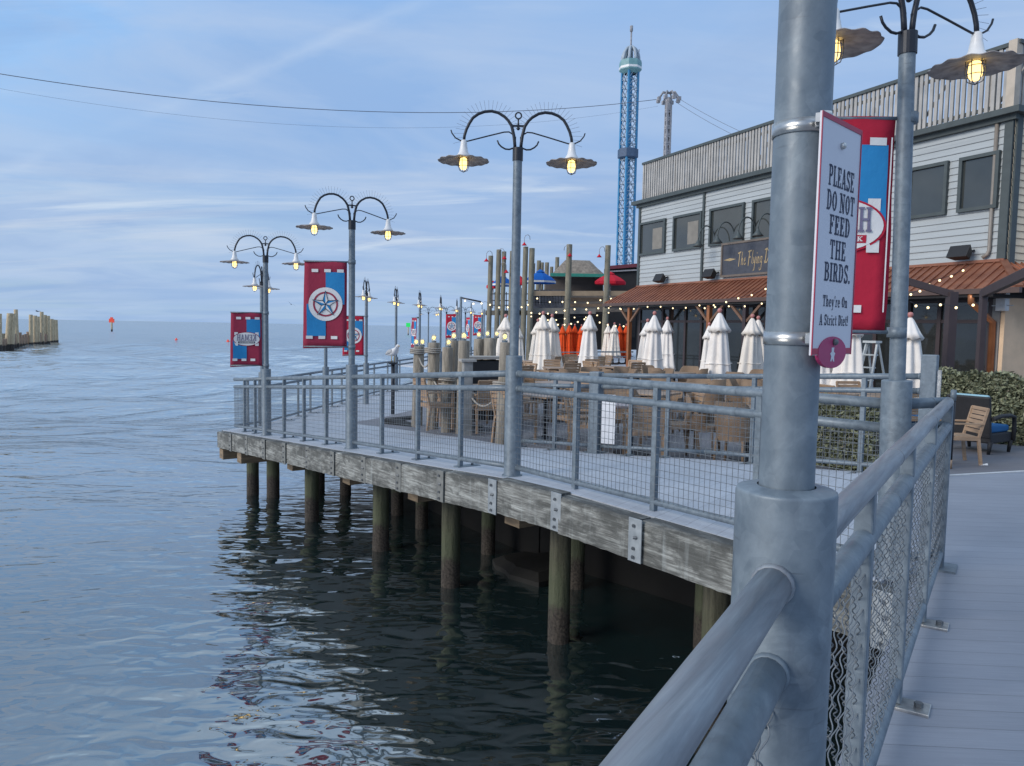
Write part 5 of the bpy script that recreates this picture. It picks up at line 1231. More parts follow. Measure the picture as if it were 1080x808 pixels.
# wooden chair and black lounge chairs at the right
p = PZ(1021, 490, PAT); c = teak_chair('light wooden slatted armchair standing alone in front of the black lounge chair', TEAKL); c.location = (p.x-.08, p.y+.18, PAT); c.rotation_euler = (0, 0, radians(86)); c.scale = (.9, .9, .88)
p = PZ(1010, 494, PAT)
def lounge(label, loc, rz):
    o = thing('lounge_chair', label, 'armchair', loc, rz, 'black wicker lounge chairs')
    q_ = MB(); R = Matrix.Rotation(radians(8), 3, 'X'); q_.box((0, -.36, .58), (.66, .07, .66), R); bevel(q_.build('backrest', WICKB, o), .02)
    bevel(MB().box((0, 0, .25), (.66, .66, .16)).build('seat_base', WICKB, o), .02)
    for s in (-1, 1):
        q_ = MB(); q_.tube([(s*.345, -.34, .56), (s*.345, -.1, .60), (s*.345, .2, .60), (s*.345, .33, .57), (s*.345, .35, .40), (s*.345, .34, .18)], .034, 8); q_.build('armrest', WICKB, o)
        for y in (-1, 1): MB().tube([(s*.30, y*.31, .0), (s*.32, y*.31, .2)], [.025, .038], 8).build('leg', WICKB, o)
    bevel(MB().box((0, .02, .385), (.58, .60, .11)).build('cushion', CUSH, o), .03)
    bevel(MB().box((0, -.315, .68), (.56, .10, .50), R).build('back_cushion', CUSHL, o), .03)
    return o
p = PZ(1043, 479, PAT); lg = lounge('black wicker lounge chair with blue seat cushion, back turned, beside the wooden chair', (p.x+.06, p.y+.36, PAT), radians(-58))
lg.scale = (.98, .98, .97)
p = PZ(1098, 470, PAT); dup(lg, (p.x+.1, p.y+.6, PAT), radians(75), 'black wicker lounge chair cut by the right edge of the picture', 1.0)
p = PZ(985, 470, PAT); dup(lg, (p.x-.1, p.y+.5, PAT), radians(-120), 'dark lounge chair with pale blue cushion mostly hidden behind the gate post', 1.0)
p = PZ(1037, 491, PAT); q_ = MB(); q_.add([(-.06, -.02, .004), (.05, -.03, .01), (.07, .02, .03), (-.01, .03, .012), (-.05, .02, .03)], [(0, 1, 2), (0, 2, 3), (0, 3, 4)]); tag(q_.build('paper_scrap', WHITE), 'small crumpled white paper scrap on the patio floor', 'litter'); bpy.data.objects['paper_scrap'].location = p+Vector((0, 0, .0))

# ------------------------------------------------------------------ mooring piles with jar lamps, ropes, planter
MP = [(440.5, 366, 15.2, .125, 'leftmost'), (456.5, 362, 14.4, .125, 'second'), (472, 367, 13.6, .12, 'third'), (477.5, 360, 13.9, .11, 'fourth'), (488, 360, 13.2, .115, 'fifth'), (531, 362, 11.6, .115, 'nearest'),
      (505, 358, 16.2, .14, 'left of the two above the black planter'), (517, 357, 16.0, .15, 'right of the two above the black planter')]
mo = []
def zfloor(x, y):
    v = Vector((x, y))-L3; t = v.dot(U); s = v.dot(NN); return zpat(t, s) if s > row(t) else zw(t, s)
for i, (px, py, Y, r, lb) in enumerate(MP):
    top = PY(px, py, Y); zf = zfloor(top.x, top.y)
    full = {'leftmost': 'leftmost weathered mooring pile beside the walkway', 'nearest': 'mooring pile just left of the middle lamp post'}.get(lb, f'weathered mooring pile, {lb}' + (' from the left beside the walkway' if 'two' not in lb else ''))
    ob = pile('mooring_pile', full, top.x, top.y, r*.88, top.z, MOOR, zf, 'roped mooring piles', (random.uniform(-.02, .035), 0), depth=.3, seed=40+i)
    mo.append(top)
def jar(label, loc, mat=BULBY):
    o = thing('jar_lamp', label, 'lamp', loc, 0, 'jar lamps on the piles')
    MB().lathe([(.045, 0), (.045, .03), (.03, .04)], (0, 0, 0), 12, False).build('base', STEEL, o)
    MB().lathe([(.040, .03), (.047, .06), (.045, .12), (.03, .15), (.001, .155)], (0, 0, 0), 14).build('jar', JAR, o); MB().ball((0, 0, .092), .025, 10, 7, sz=1.3).build('bulb', mat, o)
    return o
j0 = jar('yellow jar lamp on top of the leftmost mooring pile, left one', (mo[0].x-.03, mo[0].y, mo[0].z+.01))
for k_, (dx, dy) , lb in [(0, (.07, .05), 'yellow jar lamp on top of the leftmost mooring pile, right one'), (1, (0, 0), 'yellow jar lamp on the second mooring pile'), (2, (0, 0), 'bright yellow jar lamp on the third and lowest mooring pile'), (3, (0, 0), 'jar lamp on the fourth mooring pile'), (4, (0, 0), 'jar lamp on the fifth mooring pile'), (5, (0, 0), 'large glowing jar lamp on the pile beside the middle lamp post'), (6, (-.02, 0), 'jar lamp on the left pile above the black planter'), (7, (-.08, 0), 'jar lamp on the right pile above the black planter, left one'), (7, (.12, .05), 'jar lamp at the right end above the black planter')]:
    dup(j0, (mo[k_].x+dx+.02, mo[k_].y+dy, mo[k_].z+.01), 0, lb, 1.0 if k_ != 5 else 1.0)
def rope(label, a, b, sag, r=.016, wraps=None):
    a = Vector(a); b = Vector(b); q_ = MB(); n = 16
    q_.tube([a.lerp(b, i/n)-Vector((0, 0, sag*4*(i/n)*(1-i/n))) for i in range(n+1)], r, 7)
    for c in (a, b):
        for k_ in range(3): q_.tube([(c.x+.145*cos(t_), c.y+.145*sin(t_), c.z-.02+.035*k_+.008*sin(t_*2)) for t_ in [2*pi*i/16 for i in range(17)]], r, 6)
    tag(q_.build('rope', ROPE), label, 'rope', 'ropes between the piles')
rp = [(0, 1, .15, .95, 'first'), (1, 2, .12, 1.0, 'second'), (2, 4, .18, .9, 'third'), (4, 5, .42, .95, 'fourth, most sagging'), (0, 1, .3, .45, 'low first')]
for a, b, sg, hh, lb in rp:
    pa, pb = mo[a], mo[b]; rope(f'pale rope slung between mooring piles, {lb} from the left', (pa.x, pa.y, pa.z-hh+.35), (pb.x, pb.y, pb.z-hh+.3), sg)
p = PY(511, 386, 15.5); zf = zfloor(p.x, p.y); o = thing('planter_box', 'black box with a pale ledge behind the mooring piles', 'planter', (p.x, p.y, zf), .35)
bevel(MB().box((0, 0, (PY(511, 380, 15.5).z-zf)/2), (.9, .5, PY(511, 380, 15.5).z-zf)).build('body', PLANT, o), .02); MB().box((0, 0, PY(511, 377, 15.5).z-zf), (1.02, .58, .05)).build('ledge', M('pale_ledge', (.38, .36, .33), None, 5, .8), o)
# small wooden cabinets by the piles
p = PY(493, 384, 12.8); zf = zfloor(p.x, p.y); o = thing('dock_pedestal', 'grey weathered dock pedestal among the mooring piles', 'pedestal', (p.x, p.y, zf), .3)
hh = PY(493, 380, 12.8).z-zf; bevel(MB().box((0, 0, hh/2), (.16, .16, hh)).build('body', M('pedestal_grey', (.33, .32, .30), (.2, .2, .19), 5, .8), o), .01); MB().box((0, 0, hh), (.26, .24, .04)).build('cap', M('pedestal_cap', (.40, .38, .35), None, 5, .8), o)

# ------------------------------------------------------------------ gulls
def loft(mb, secs, n=12):
    vs = []
    for (x, y, z, ry, rz_) in secs:
        for j in range(n): a = 2*pi*j/n; vs.append((x, y+ry*cos(a), z+rz_*sin(a)))
    mb.add(vs, [(i*n+j, i*n+(j+1) % n, (i+1)*n+(j+1) % n, (i+1)*n+j) for i in range(len(secs)-1) for j in range(n)], True)
p = PY(414.5, 380, 20); zf = -.88
o = thing('rail_stand', 'small dark post under the perched gull', 'post', (p.x, p.y, zfloor(p.x, p.y)))
zt_ = PY(414.5, 382, 20).z-zfloor(p.x, p.y); MB().tube([(0, 0, 0), (0, 0, zt_)], .05, 10).build('post', IRON, o); MB().lathe([(.10, zt_-.06), (.14, zt_), (.001, zt_+.003)], (0, 0, 0), 12, False).build('cap', IRON, o)
g = thing('gull', 'white gull perched on the small post by the far railing', 'bird', (p.x, p.y, PY(414.5, 382, 20).z+.003), radians(-50)); g.scale = (1.3, 1.5, 1.35)
q_ = MB(); loft(q_, [(-.26, 0, .13, .004, .004), (-.20, 0, .14, .03, .02), (-.10, 0, .17, .06, .05), (0, 0, .19, .075, .075), (.09, 0, .215, .065, .07), (.14, 0, .26, .042, .048), (.165, 0, .305, .036, .04), (.19, 0, .325, .03, .034), (.215, 0, .325, .016, .018), (.225, 0, .323, .004, .004)]); q_.build('body', GULLW, g)
for s in (-1, 1):
    q_ = MB(); loft(q_, [(.07, s*.062, .22, .012, .03), (-.02, s*.072, .205, .016, .045), (-.14, s*.055, .175, .012, .03), (-.27, s*.02, .14, .004, .008)], 8); q_.build('wing', M('gull_mantle', (.42, .43, .45), None, 8, .8), g)
    MB().tube([(0.0, s*.03, 0), (0, s*.03, .13)], .007, 6).build('leg', BEAK, g)
MB().tube([(.215, 0, .322), (.255, 0, .312)], [.012, .003], 8).build('beak', BEAK, g)
def flying(label, p, span, rz, bank):
    o = thing('gull', label, 'bird', p, rz); o.rotation_euler = (bank, 0, rz); o.scale = (span,)*3
    q_ = MB(); loft(q_, [(-.22, 0, 0, .01, .004), (-.12, 0, 0, .03, .025), (0, 0, 0, .05, .045), (.12, 0, .01, .035, .035), (.19, 0, .015, .025, .025), (.24, 0, .005, .003, .003)], 10); q_.build('body', GULLG, o)
    for s in (-1, 1):
        q_ = MB(); q_.add([(.08, s*.03, .02), (.10, s*.22, .09), (.0, s*.5, .06), (-.03, s*.24, .08), (-.08, s*.03, .015)], [(0, 1, 3, 4), (1, 2, 3)]); q_.build('wing', GULLG, o)
    return o
flying('dark gull gliding low over the timber breakwater at the far left', PY(39.5, 328.5, 70), .95, radians(70), .15)
flying('faint gull flying over the water left of the star banner', PY(307, 321, 60), .9, radians(100), .5)

# ------------------------------------------------------------------ breakwater, markers
BP = [(0, 331, 368, 5), (10.5, 330.5, 367, 6), (14.5, 331, 367, 5), (18, 326.5, 366, 4), (33.2, 332, 365, 4), (37.5, 333, 364.5, 4.6), (40.5, 334, 364, 4), (44.8, 329, 363.5, 3.6), (47.8, 332.3, 363, 4.2), (51, 333.2, 363, 4.6), (54.8, 336.5, 362.5, 4.4), (57, 337.2, 362.3, 3.6), (59.3, 337.5, 362, 4)]
for i, (px, y0, y1, w) in enumerate(BP):
    b = PZ(px, y1+1.5, WZ); top = PY(px, y0, b.y); lean = .09 if px in (10.5, 14.5) else random.uniform(-.01, .03)
    pile('breakwater_pile', f'tall pale pile of the timber breakwater, {ORD[i]} from the left', b.x-lean*(top.z-WZ)*.7, b.y, w/2*b.y/800, top.z, FARPILE, WZ, 'tall breakwater piles', (lean, 0), 10, seed=60+i)
k = 0
for px in range(-6, 60, 3):
    y1 = 368.5-(px+6)*.095; b = PZ(px+.5, y1+1.0, WZ); top = PY(px, random.uniform(348, 355)+(3 if px < 5 else 0), b.y); k += 1
    pile('breakwater_stub', f'short dark stub pile in the timber breakwater, {ORD[k-1] if k <= 20 else str(k)+"th"} from the left', b.x, b.y+.5, 1.9*b.y/800, top.z, STUBPILE, WZ, 'short breakwater piles', (0, 0), 8, seed=90+k)
    if k >= 20: break
a = PY(-80, 360, 92); b = PY(3, 360, 94); q_ = MB(); q_.bar((a.x, a.y, WZ), (b.x, b.y, WZ), 3, 3.2); tag(q_.build('rubble_bank', M('rubble', (.30, .25, .17), (.15, .13, .09), 1.5, .95)), 'low tan rubble bank behind the timber breakwater', 'bank')
b = PZ(118, 349.5, WZ); s = b.y/800; o = thing('channel_marker', 'orange topped channel marker pole standing in the water at the left', 'channel marker', (b.x, b.y, WZ))
MB().tube([(0, 0, -1), (0, 0, 10*s)], .9*s, 10).build('pole', FARPILE, o); MB().prism([(-2.6*s, -.2), (2.6*s, -.2), (2.6*s, .2), (-2.6*s, .2)], 9.2*s, 13.2*s).prism([(-1.2*s, -.2), (1.2*s, -.2), (1.2*s, .2), (-1.2*s, .2)], 13.2*s, 14.8*s).build('dayboard', BORANGE, o)
b = PZ(430.5, 353.5, WZ); s = b.y/800; o = thing('channel_marker', 'green square channel marker on a pole near the horizon', 'channel marker', (b.x, b.y, WZ))
MB().tube([(0, 0, -1), (0, 0, 10*s)], .55*s, 8).build('pole', FARPILE, o); MB().prism([(-2.2*s, -.2), (2.2*s, -.2), (2.2*s, .2), (-2.2*s, .2)], 8.6*s, 12.8*s).build('dayboard', BGREEN, o)
for i, (px, py) in enumerate(((186, 359.5), (240.5, 361))):
    b = PZ(px, py, WZ); s = b.y/800; o = thing('buoy', ['orange nun buoy floating left of the oval banner, farther from it', 'orange buoy floating right beside the oval emblem banner'][i], 'buoy', (b.x, b.y, WZ), 0, 'orange buoys')
    s *= .8; MB().lathe([(2.4*s, -.5*s), (2.4*s, .8*s), (2.0*s, 1.2*s), (.9*s, 3.2*s), (.001, 3.5*s)], (0, 0, 0), 14).build('float', BORANGE, o)
    MB().lathe([(.3*s, 3.3*s), (.3*s, 4.0*s), (.001, 4.05*s)], (0, 0, 0), 8).build('top_knob', BORANGE, o)

# ------------------------------------------------------------------ far pavilion
YV = 44.0
def V(px, py, Y=YV): return PY(px, py, Y)
pav = thing('terrace_pavilion', 'two level timber terrace with railings behind the umbrellas', 'building', (V(600, 345).x, YV, -.6))
PO = Vector((V(600, 345).x, YV, -.6))
def pv(px, py, Y=YV): return V(px, py, Y)-PO
q_ = MB()
def hbar(mb, x0, x1, y, th, Y=YV, dep=.3):
    a, b = pv(x0, y, Y), pv(x1, y, Y); mb.bar(a, b, dep, th*Y/800)
q_ = MB(); hbar(q_, 512, 562, 330, 5); hbar(q_, 562, 628, 328, 6); q_.build('lower_beam', M('grey_beam', (.22, .21, .19), None, 3, .8), pav)
q_ = MB(); hbar(q_, 562, 668, 309.5, 5, YV-.5, .2); q_.build('upper_plank', M('tan_plank', (.30, .225, .15), None, 3, .8), pav)
q_ = MB(); hbar(q_, 595, 664, 316, 4, YV, .2); hbar(q_, 597, 664, 322, 3, YV, .2); q_.build('stair_plank', M('brown_plank', (.26, .18, .12), None, 3, .8), pav)
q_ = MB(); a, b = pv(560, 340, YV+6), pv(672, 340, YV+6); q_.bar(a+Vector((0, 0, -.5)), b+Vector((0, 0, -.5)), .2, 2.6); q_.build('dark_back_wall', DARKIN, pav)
q_ = MB(); a, b = pv(594, 319, YV+2.5), pv(672, 319, YV+2.5); q_.bar(a, b, .15, 1.15); q_.build('board_skirt', M('skirt_board', (.20, .17, .14), (.12, .105, .09), 3, .85, 0, .3, 20, (1, 1, 8)), pav)
q_ = MB(); a, b = pv(560, 318, YV+5), pv(600, 318, YV+5); q_.bar(a, b, .15, 1.5); q_.build('bar_counter', M('bar_dark', (.09, .095, .11), (.05, .05, .06), 4, .8), pav)
q_ = MB(); a, b = pv(575, 303, YV+7), pv(636, 303, YV+7); q_.bar(a, b, .2, 1.35); q_.build('kiosk_wall', M('kiosk_board', (.12, .105, .10), None, 2, .9, 0, 0, 40, (1, 1, 3)), pav)
q_ = MB()
for y in (308, 313, 319): hbar(q_, 562, 596, y+.0, .7, YV, .05)
for x in range(562, 597, 3): a, b = pv(x, 306.5), pv(x, 322); q_.bar(a, b, .05, .05)
for y in (322, 317, 310): hbar(q_, 516, 560, y, 1.0, YV+2, .06)
for x in range(518, 560, 4): a, b = pv(x, 308, YV+2), pv(x, 330, YV+2); q_.bar(a, b, .06, .06)
q_.build('terrace_railing', M('dark_rail', (.06, .065, .075), None, 3, .6), pav)
q_ = MB(); hbar(q_, 624, 668, 371, 1.2, YV-6, .06); hbar(q_, 588, 668, 376.0, 1.0, YV-8, .06); hbar(q_, 588, 668, 371.5, 1.0, YV-8, .06); q_.build('lower_railing', STEEL, pav)
q_ = MB(); a, b = pv(551, 304), pv(551, 350); q_.bar(a, b, .38, .3); q_.build('white_column', M('pale_column', (.50, .55, .60), None, 3, .6), pav)
# thatched roof
q_ = MB(); zE = pv(600, 291, YV+6).z; zT = pv(600, 274.5, YV+6).z
e0, e1 = pv(582, 291, YV+4.5), pv(640, 291, YV+4.5); t0, t1 = pv(601, 274, YV+6.5), pv(627, 274, YV+6.5)
nx = 14; vs = []
cx, cy = (e0.x+e1.x)/2, 6.3
for j in range(5):
    f = j/4
    for i in range(24):
        a = 2*pi*i/24; ca, sa = cos(a), sin(a); sq = max(abs(ca), abs(sa)); rx = (e1.x-e0.x)/2*(1-f)+(t1.x-t0.x)/2*f; ry = 1.9*(1-f)+.35*f
        bul = 1+.015*sin(pi*f); vs.append((cx+rx*ca/sq**.75*bul, cy+ry*sa/sq**.75*bul, zE+(zT-zE)*f+random.uniform(-.03, .03)))
q_.add(vs, [(j*24+i, j*24+(i+1) % 24, (j+1)*24+(i+1) % 24, (j+1)*24+i) for j in range(4) for i in range(24)], True); q_.f.append(tuple(4*24+i for i in range(24))); q_.sm.append(True)
th = q_.build('thatched_roof', THATCH, pav)
q_ = MB(); q_.bar((e0.x-.1, 4.3, zE-.06), (e1.x+.1, 4.3, zE-.06), .15, .20); q_.build('teal_fascia', TEALF, th)
# dark red roofed shed left of the building
o = thing('dark_shed', 'dark shed with red fascia squeezed against the left end of the restaurant', 'building', (V(656, 300, 49).x, 49, PAT))
zt_ = V(656, 280, 49).z-PAT; ww = V(674, 300, 49).x-V(643, 300, 49).x
MB().box((0, 1, zt_/2+.6), (ww, 2, zt_-1.4)).build('wall', DARKIN, o); q_ = MB(); q_.bar((-ww/2-.1, -.1, zt_-.18), (ww/2, -.1, zt_+.02), .2, .22); q_.build('fascia', DKRED, o); q_ = MB(); q_.bar((-ww/2-.1, -.12, zt_-.42), (ww/2, -.12, zt_-.28), .12, .08); q_.build('gutter', TOWGR, o)
VP = [(515.5, 270, 352, 4.6), (524, 263.5, 352, 4.6), (529.5, 265.5, 352, 4.2), (538, 265, 352, 4.6), (552, 260.5, 345, 5), (558.5, 262, 352, 5.4), (562.5, 278, 320, 2.6), (568, 275, 310, 4), (571.5, 277, 310, 3.2), (576.5, 277, 310, 4), (581.5, 281.5, 310, 3.2), (587.5, 271.5, 300, 3.8), (597.5, 258, 352, 5.4), (638, 259, 352, 5.4)]
for i, (px, y0, y1, w) in enumerate(VP):
    Y = YV-.6 if y1 > 330 else YV+9
    a, b = V(px, y0, Y), V(px-.6, y1, Y); zb_ = -.88 if y1 > 330 else b.z
    pile('terrace_pile', f'tall timber pile of the far terrace, {ORD[i]} from the left', b.x, Y, w*.57*Y/800, a.z, PAVWOOD, zb_, 'terrace piles', (.012, 0), 10, depth=.2, seed=120+i)
def opened(label, px, py, w, hgt, mat, Y):
    p_ = V(px, py, Y); o = thing('open_umbrella', label, 'umbrella', p_, .2, 'open umbrellas on the terrace'); r = w/2*Y/800; h = hgt*Y/800
    q_ = MB(); q_.lathe([(.02, 0), (r*.3, -h*.28), (r*.7, -h*.62), (r, -h), (r*.99, -h-.16), (r*.97, -h-.15), (r*.6, -h*.6)], (0, 0, 0), 8, False); q_.build('canopy', mat, o)
    MB().lathe([(.03, .05), (r*.28, -h*.16), (r*.27, -h*.2)], (0, 0, 0), 8, False).build('vent', mat, o)
    q_ = MB(); q_.lathe([(r*1.004, -h-.02), (r*.995, -h-.13)], (0, 0, 0), 8, False); q_.build('valance', BWHITE if mat is UMBB else UMBR, o)
    MB().tube([(0, 0, -h-1.4), (0, 0, 0)], .04, 8).build('pole', TOWGR, o)
opened('blue open umbrella on the far terrace', 570, 285, 34, 11, UMBB, YV+2)
opened('red open umbrella right of the thatched roof', 644, 287.5, 34, 9.5, UMBR, YV+1)
opened('dark blue and red open umbrella behind the leftmost terrace piles', 531, 291, 24, 8, UMBB, YV+3)
opened('red open umbrella low between the leftmost terrace piles', 520, 297, 14, 4.5, UMBR, YV+4)
opened('red open umbrella right behind the middle lamp post', 549, 292, 14, 6, UMBR, YV+4)
for i, (px, py, sx) in enumerate([(513, 275, -1), (532, 272.5, 1), (534, 287, 1), (601, 269.5, 1), (632, 270.5, -1), (553, 258, -1)]):
    p_ = V(px, py, YV-.9); o = thing('terrace_lamp', f'small red shaded gooseneck lamp on a terrace pile, {ORD[i]} from the left', 'lamp', p_, 0, 'red lamps on terrace piles')
    MB().lathe([(.03, .12), (.06, .06), (.15, -.04), (.14, -.045), (.05, .03)], (0, 0, 0), 12).build('shade', UMBR, o)
    q_ = MB(); q_.tube([(0, 0, .12), (0, 0, .38), (-sx*.08, 0, .52), (-sx*.2, 0, .55), (-sx*.3, .1, .48), (-sx*.32, .2, .3)], .016, 6); q_.build('arm', TOWGR, o)

# ------------------------------------------------------------------ string lights
def strand(label, pts, n, sag=.12, r=.006, br=.04):
    br *= .68
    pts = [Vector(p_) for p_ in pts]; o = thing('string_lights', label, 'string lights', pts[0], 0, 'strings of terrace lights'); O = pts[0]
    path = []
    for a, b in zip(pts, pts[1:]):
        for i in range(10): f = i/10; path.append(a.lerp(b, f)-Vector((0, 0, sag*4*f*(1-f))))
    path.append(pts[-1]); MB().tube([p_-O for p_ in path], r, 4).build('wire', IRON, o)
    first = None
    for i in range(n):
        f = (i+.5)/n*(len(path)-1); k_ = int(f); p_ = path[k_].lerp(path[min(k_+1, len(path)-1)], f-k_)-O-Vector((0, 0, br*.9+random.uniform(0, .02)))
        if first is None: first = MB().ball((0, 0, 0), br, 8, 6).build('bulb', BULBW, o); first.location = p_
        else: c_ = first.copy(); COL.objects.link(c_); c_.parent = o; c_.location = p_
def W(a_, y_, z_): q2 = FL+ed*a_+inn*y_; return Vector((q2.x, q2.y, PAT+z_))
strand('string of warm bulbs hung under the copper awning edge', [W(-.7, -DE-.1, ZEV-.12), W(3, -DE-.1, ZEV-.12), W(6, -DE-.1, ZEV-.12), W(9, -DE-.1, ZEV-.12)], 12, .12)
strand('string of bulbs climbing over the copper awning', [PY(738, 324, 24), PY(772, 314, 22.5), PY(815, 299, 21.5)], 6, .1)
strand('string of bulbs over the right end of the copper awning', [PY(956, 310, 17.2), PY(985, 295, 17.3), PY(1022, 280, 17.6)], 6, .06)
strand('short string of bulbs under the awning beside the brown steel post', [PY(960, 318, 16.4), PY(992, 320, 16.2), PY(1036, 317, 15)], 5, .08)
strand('long string of bulbs from the middle lamp to the awning corner', [PY(556, 331, 30), PY(600, 334, 30), PY(660, 322, 30)], 10, .15)
strand('upper string of bulbs across the terrace railing', [PY(560, 311, 40), PY(600, 316, 40), PY(640, 313, 40), PY(668, 306, 38)], 9, .2, br=.065)
strand('lower string of bulbs across the terrace opening', [PY(556, 328, 38), PY(600, 325, 38), PY(664, 317, 36)], 10, .15, br=.06)
strand('string of bulbs hung low above the orange umbrellas', [PY(585, 341, 38), PY(620, 334, 38), PY(662, 343, 38)], 10, .15, br=.06)
strand('string of bulbs along the far terrace left of the middle lamp', [PY(486, 313.5, 34), PY(512, 318, 36), PY(540, 322, 38), PY(560, 318, 40)], 9, .15, br=.06)
p = PY(486, 330, 34); o = thing('light_pole', 'thin grey pole holding the string lights left of the terrace piles', 'pole', (p.x, p.y, -.88)); MB().tube([(0, 0, 0), (0, 0, PY(486, 313, 34).z+.88)], .055, 8).build('pole', STEEL, o); MB().tube([(0, 0, PY(486, 314, 34).z+.88), (.9, 0, PY(486, 318, 34).z+.88)], .04, 6).build('arm', IRON, o)

# ------------------------------------------------------------------ ride towers and cables
YT = 150; sT = YT/800
b = PY(657.5, 330, YT); top = PY(663, 76, YT); hT = top.z+.6
o = thing('ride_tower', 'tall blue lattice ride tower with a domed top behind the restaurant', 'tower', (b.x, b.y, -.6), .5)
wT = 5.8*sT; q_ = MB(); q2 = MB()
for sx in (-1, 1):
    for sy in (-1, 1): q_.bar((sx*wT, sy*wT, 0), (sx*wT, sy*wT, hT), .36, .36)
q_.bar((0, 0, 0), (0, 0, hT), .7, .7)
n = 34
for i in range(n):
    z0, z1 = hT*i/n, hT*(i+1)/n
    for (ax, ay), (bx, by) in (((-1, -1), (1, -1)), ((1, -1), (1, 1)), ((1, 1), (-1, 1)), ((-1, 1), (-1, -1))):
        mx, my = (ax+bx)/2, (ay+by)/2
        q2.bar((ax*wT, ay*wT, z0), (mx*wT, my*wT, z1), .12, .12); q2.bar((mx*wT, my*wT, z0), (bx*wT, by*wT, z1), .12, .12); q2.bar((ax*wT, ay*wT, z1), (bx*wT, by*wT, z1), .12, .12) 
lg_ = q_.build('legs', TOWB, o); q2.build('lattice', TOWL, lg_)
q_ = MB(); zc = hT; q_.lathe([(wT*1.15, zc-.4), (wT*2.0, zc+.2), (wT*2.0, zc+1.5), (wT*1.9, zc+2.0), (.01, zc+2.0)], (0, 0, 0), 8, False); pt = q_.build('platform', TOWG, o)
q_ = MB(); q_.lathe([(wT*2.02, zc+.4), (wT*2.04, zc+.8), (wT*2.02, zc+.8)], (0, 0, 0), 8, False); q_.build('stripe', WHITE, pt)
q_ = MB()
for k_ in range(8):
    a = 2*pi*k_/8; q_.tube([(wT*1.5*cos(a)*cos(f), wT*1.5*sin(a)*cos(f), zc+2.0+2.7*sin(f)) for f in [pi/2*j/8 for j in range(9)]], .28, 6)
q_.build('dome', TOWL, pt); MB().tube([(0, 0, zc+2), (0, 0, zc+8.4)], .16, 8).tube([(0, 0, zc+7.6), (0, 0, zc+8.6)], .3, 8).build('mast', TOWGR, pt); MB().tube([(wT*1.8, 0, zc+2), (wT*1.8, 0, zc+4.6)], .09, 6).build('aerial', TOWGR, pt)
MB().lathe([(1.2, hT*.68), (2.0, hT*.685), (2.0, hT*.715), (1.2, hT*.72)], (0, 0, 0), 8, False).build('gondola', M('gondola_dark', (.05, .09, .16), None, 3, .6), o)
YS = 130; sS = YS/800; b = PY(699, 300, YS); top = PY(703, 104, YS)
o = thing('cable_tower', 'slender grey ride tower with a spreading head right of the blue tower', 'tower', (b.x, b.y, -.6), .3)
hS = top.z+.6; q_ = MB(); ww = 2.3*sS
for sx in (-1, 1):
    for sy in (-1, 1): q_.bar((sx*ww, sy*ww, 0), (sx*ww*.8, sy*ww*.8, hS), .3, .3)
n = 30
for i in range(n):
    z0, z1 = hS*i/n, hS*(i+1)/n
    for (ax, ay), (bx, by) in (((-1, -1), (1, -1)), ((1, -1), (1, 1)), ((1, 1), (-1, 1)), ((-1, 1), (-1, -1))): q_.bar((ax*ww, ay*ww, z0), (bx*ww, by*ww, z1), .16, .16); q_.bar((bx*ww, by*ww, z0), (ax*ww, ay*ww, z1), .16, .16)
q_.build('lattice', TOWGR, o)
q_ = MB(); q_.lathe([(ww*.9, hS-2.4), (ww*1.5, hS-.6), (ww*1.7, hS), (.01, hS+.3)], (0, 0, 0), 10, False)
for k_ in range(8): a = 2*pi*k_/8; q_.tube([(0, 0, hS+.9), (cos(a)*6.5*sS, sin(a)*6.5*sS, hS+1.0), (cos(a)*11*sS, sin(a)*11*sS, hS-.1)], .13, 6); q_.box((cos(a)*11*sS, sin(a)*11*sS, hS-.2), (.5, .5, .6))
q_.build('head', TOWGR, o)
def cable(label, pts, sag, r):
    q_ = MB(); P_ = [Vector(p_) for p_ in pts]; path = []
    for a, b in zip(P_, P_[1:]):
        for i in range(24): f = i/24; path.append(a.lerp(b, f)-Vector((0, 0, sag*4*f*(1-f))))
    path.append(P_[-1]); tag(q_.tube(path, r, 6).build('overhead_cable', CABLE), label, 'cable', 'overhead ride cables')
hd = PY(692, 105, YS)
cable('thicker dark overhead cable sweeping across the sky from the left', [PY(-30, 73, 95), hd], 3.5, .048)
cable('fainter thin overhead cable below the thicker one', [PY(-30, 88, 95), PY(694, 112, YS)], 4.4, .014)
cable('thin cable running down to the right from the grey ride tower', [PY(716, 104, YS), PY(800, 147, YS-20)], .3, .03)
cable('second thin cable running down to the right from the grey ride tower', [PY(712, 107, YS), PY(790, 150, YS-20)], .3, .03)

# ------------------------------------------------------------------ world, sun, render
w = bpy.data.worlds.new('World'); S.world = w; w.use_nodes = True; nt = w.node_tree
bg = nt.nodes['Background']
SUN_EL, SUN_ROT = radians(26), radians(-120)
sky = N(nt, 'ShaderNodeTexSky', sky_type='NISHITA'); sky.sun_disc = False; sky.sun_elevation = SUN_EL; sky.sun_rotation = SUN_ROT; sky.air_density = 1.2; sky.dust_density = 1.5; sky.ozone_density = 2.0
tc = N(nt, 'ShaderNodeTexCoord'); sp = N(nt, 'ShaderNodeSeparateXYZ'); L(nt, tc.outputs['Generated'], sp.inputs[0])
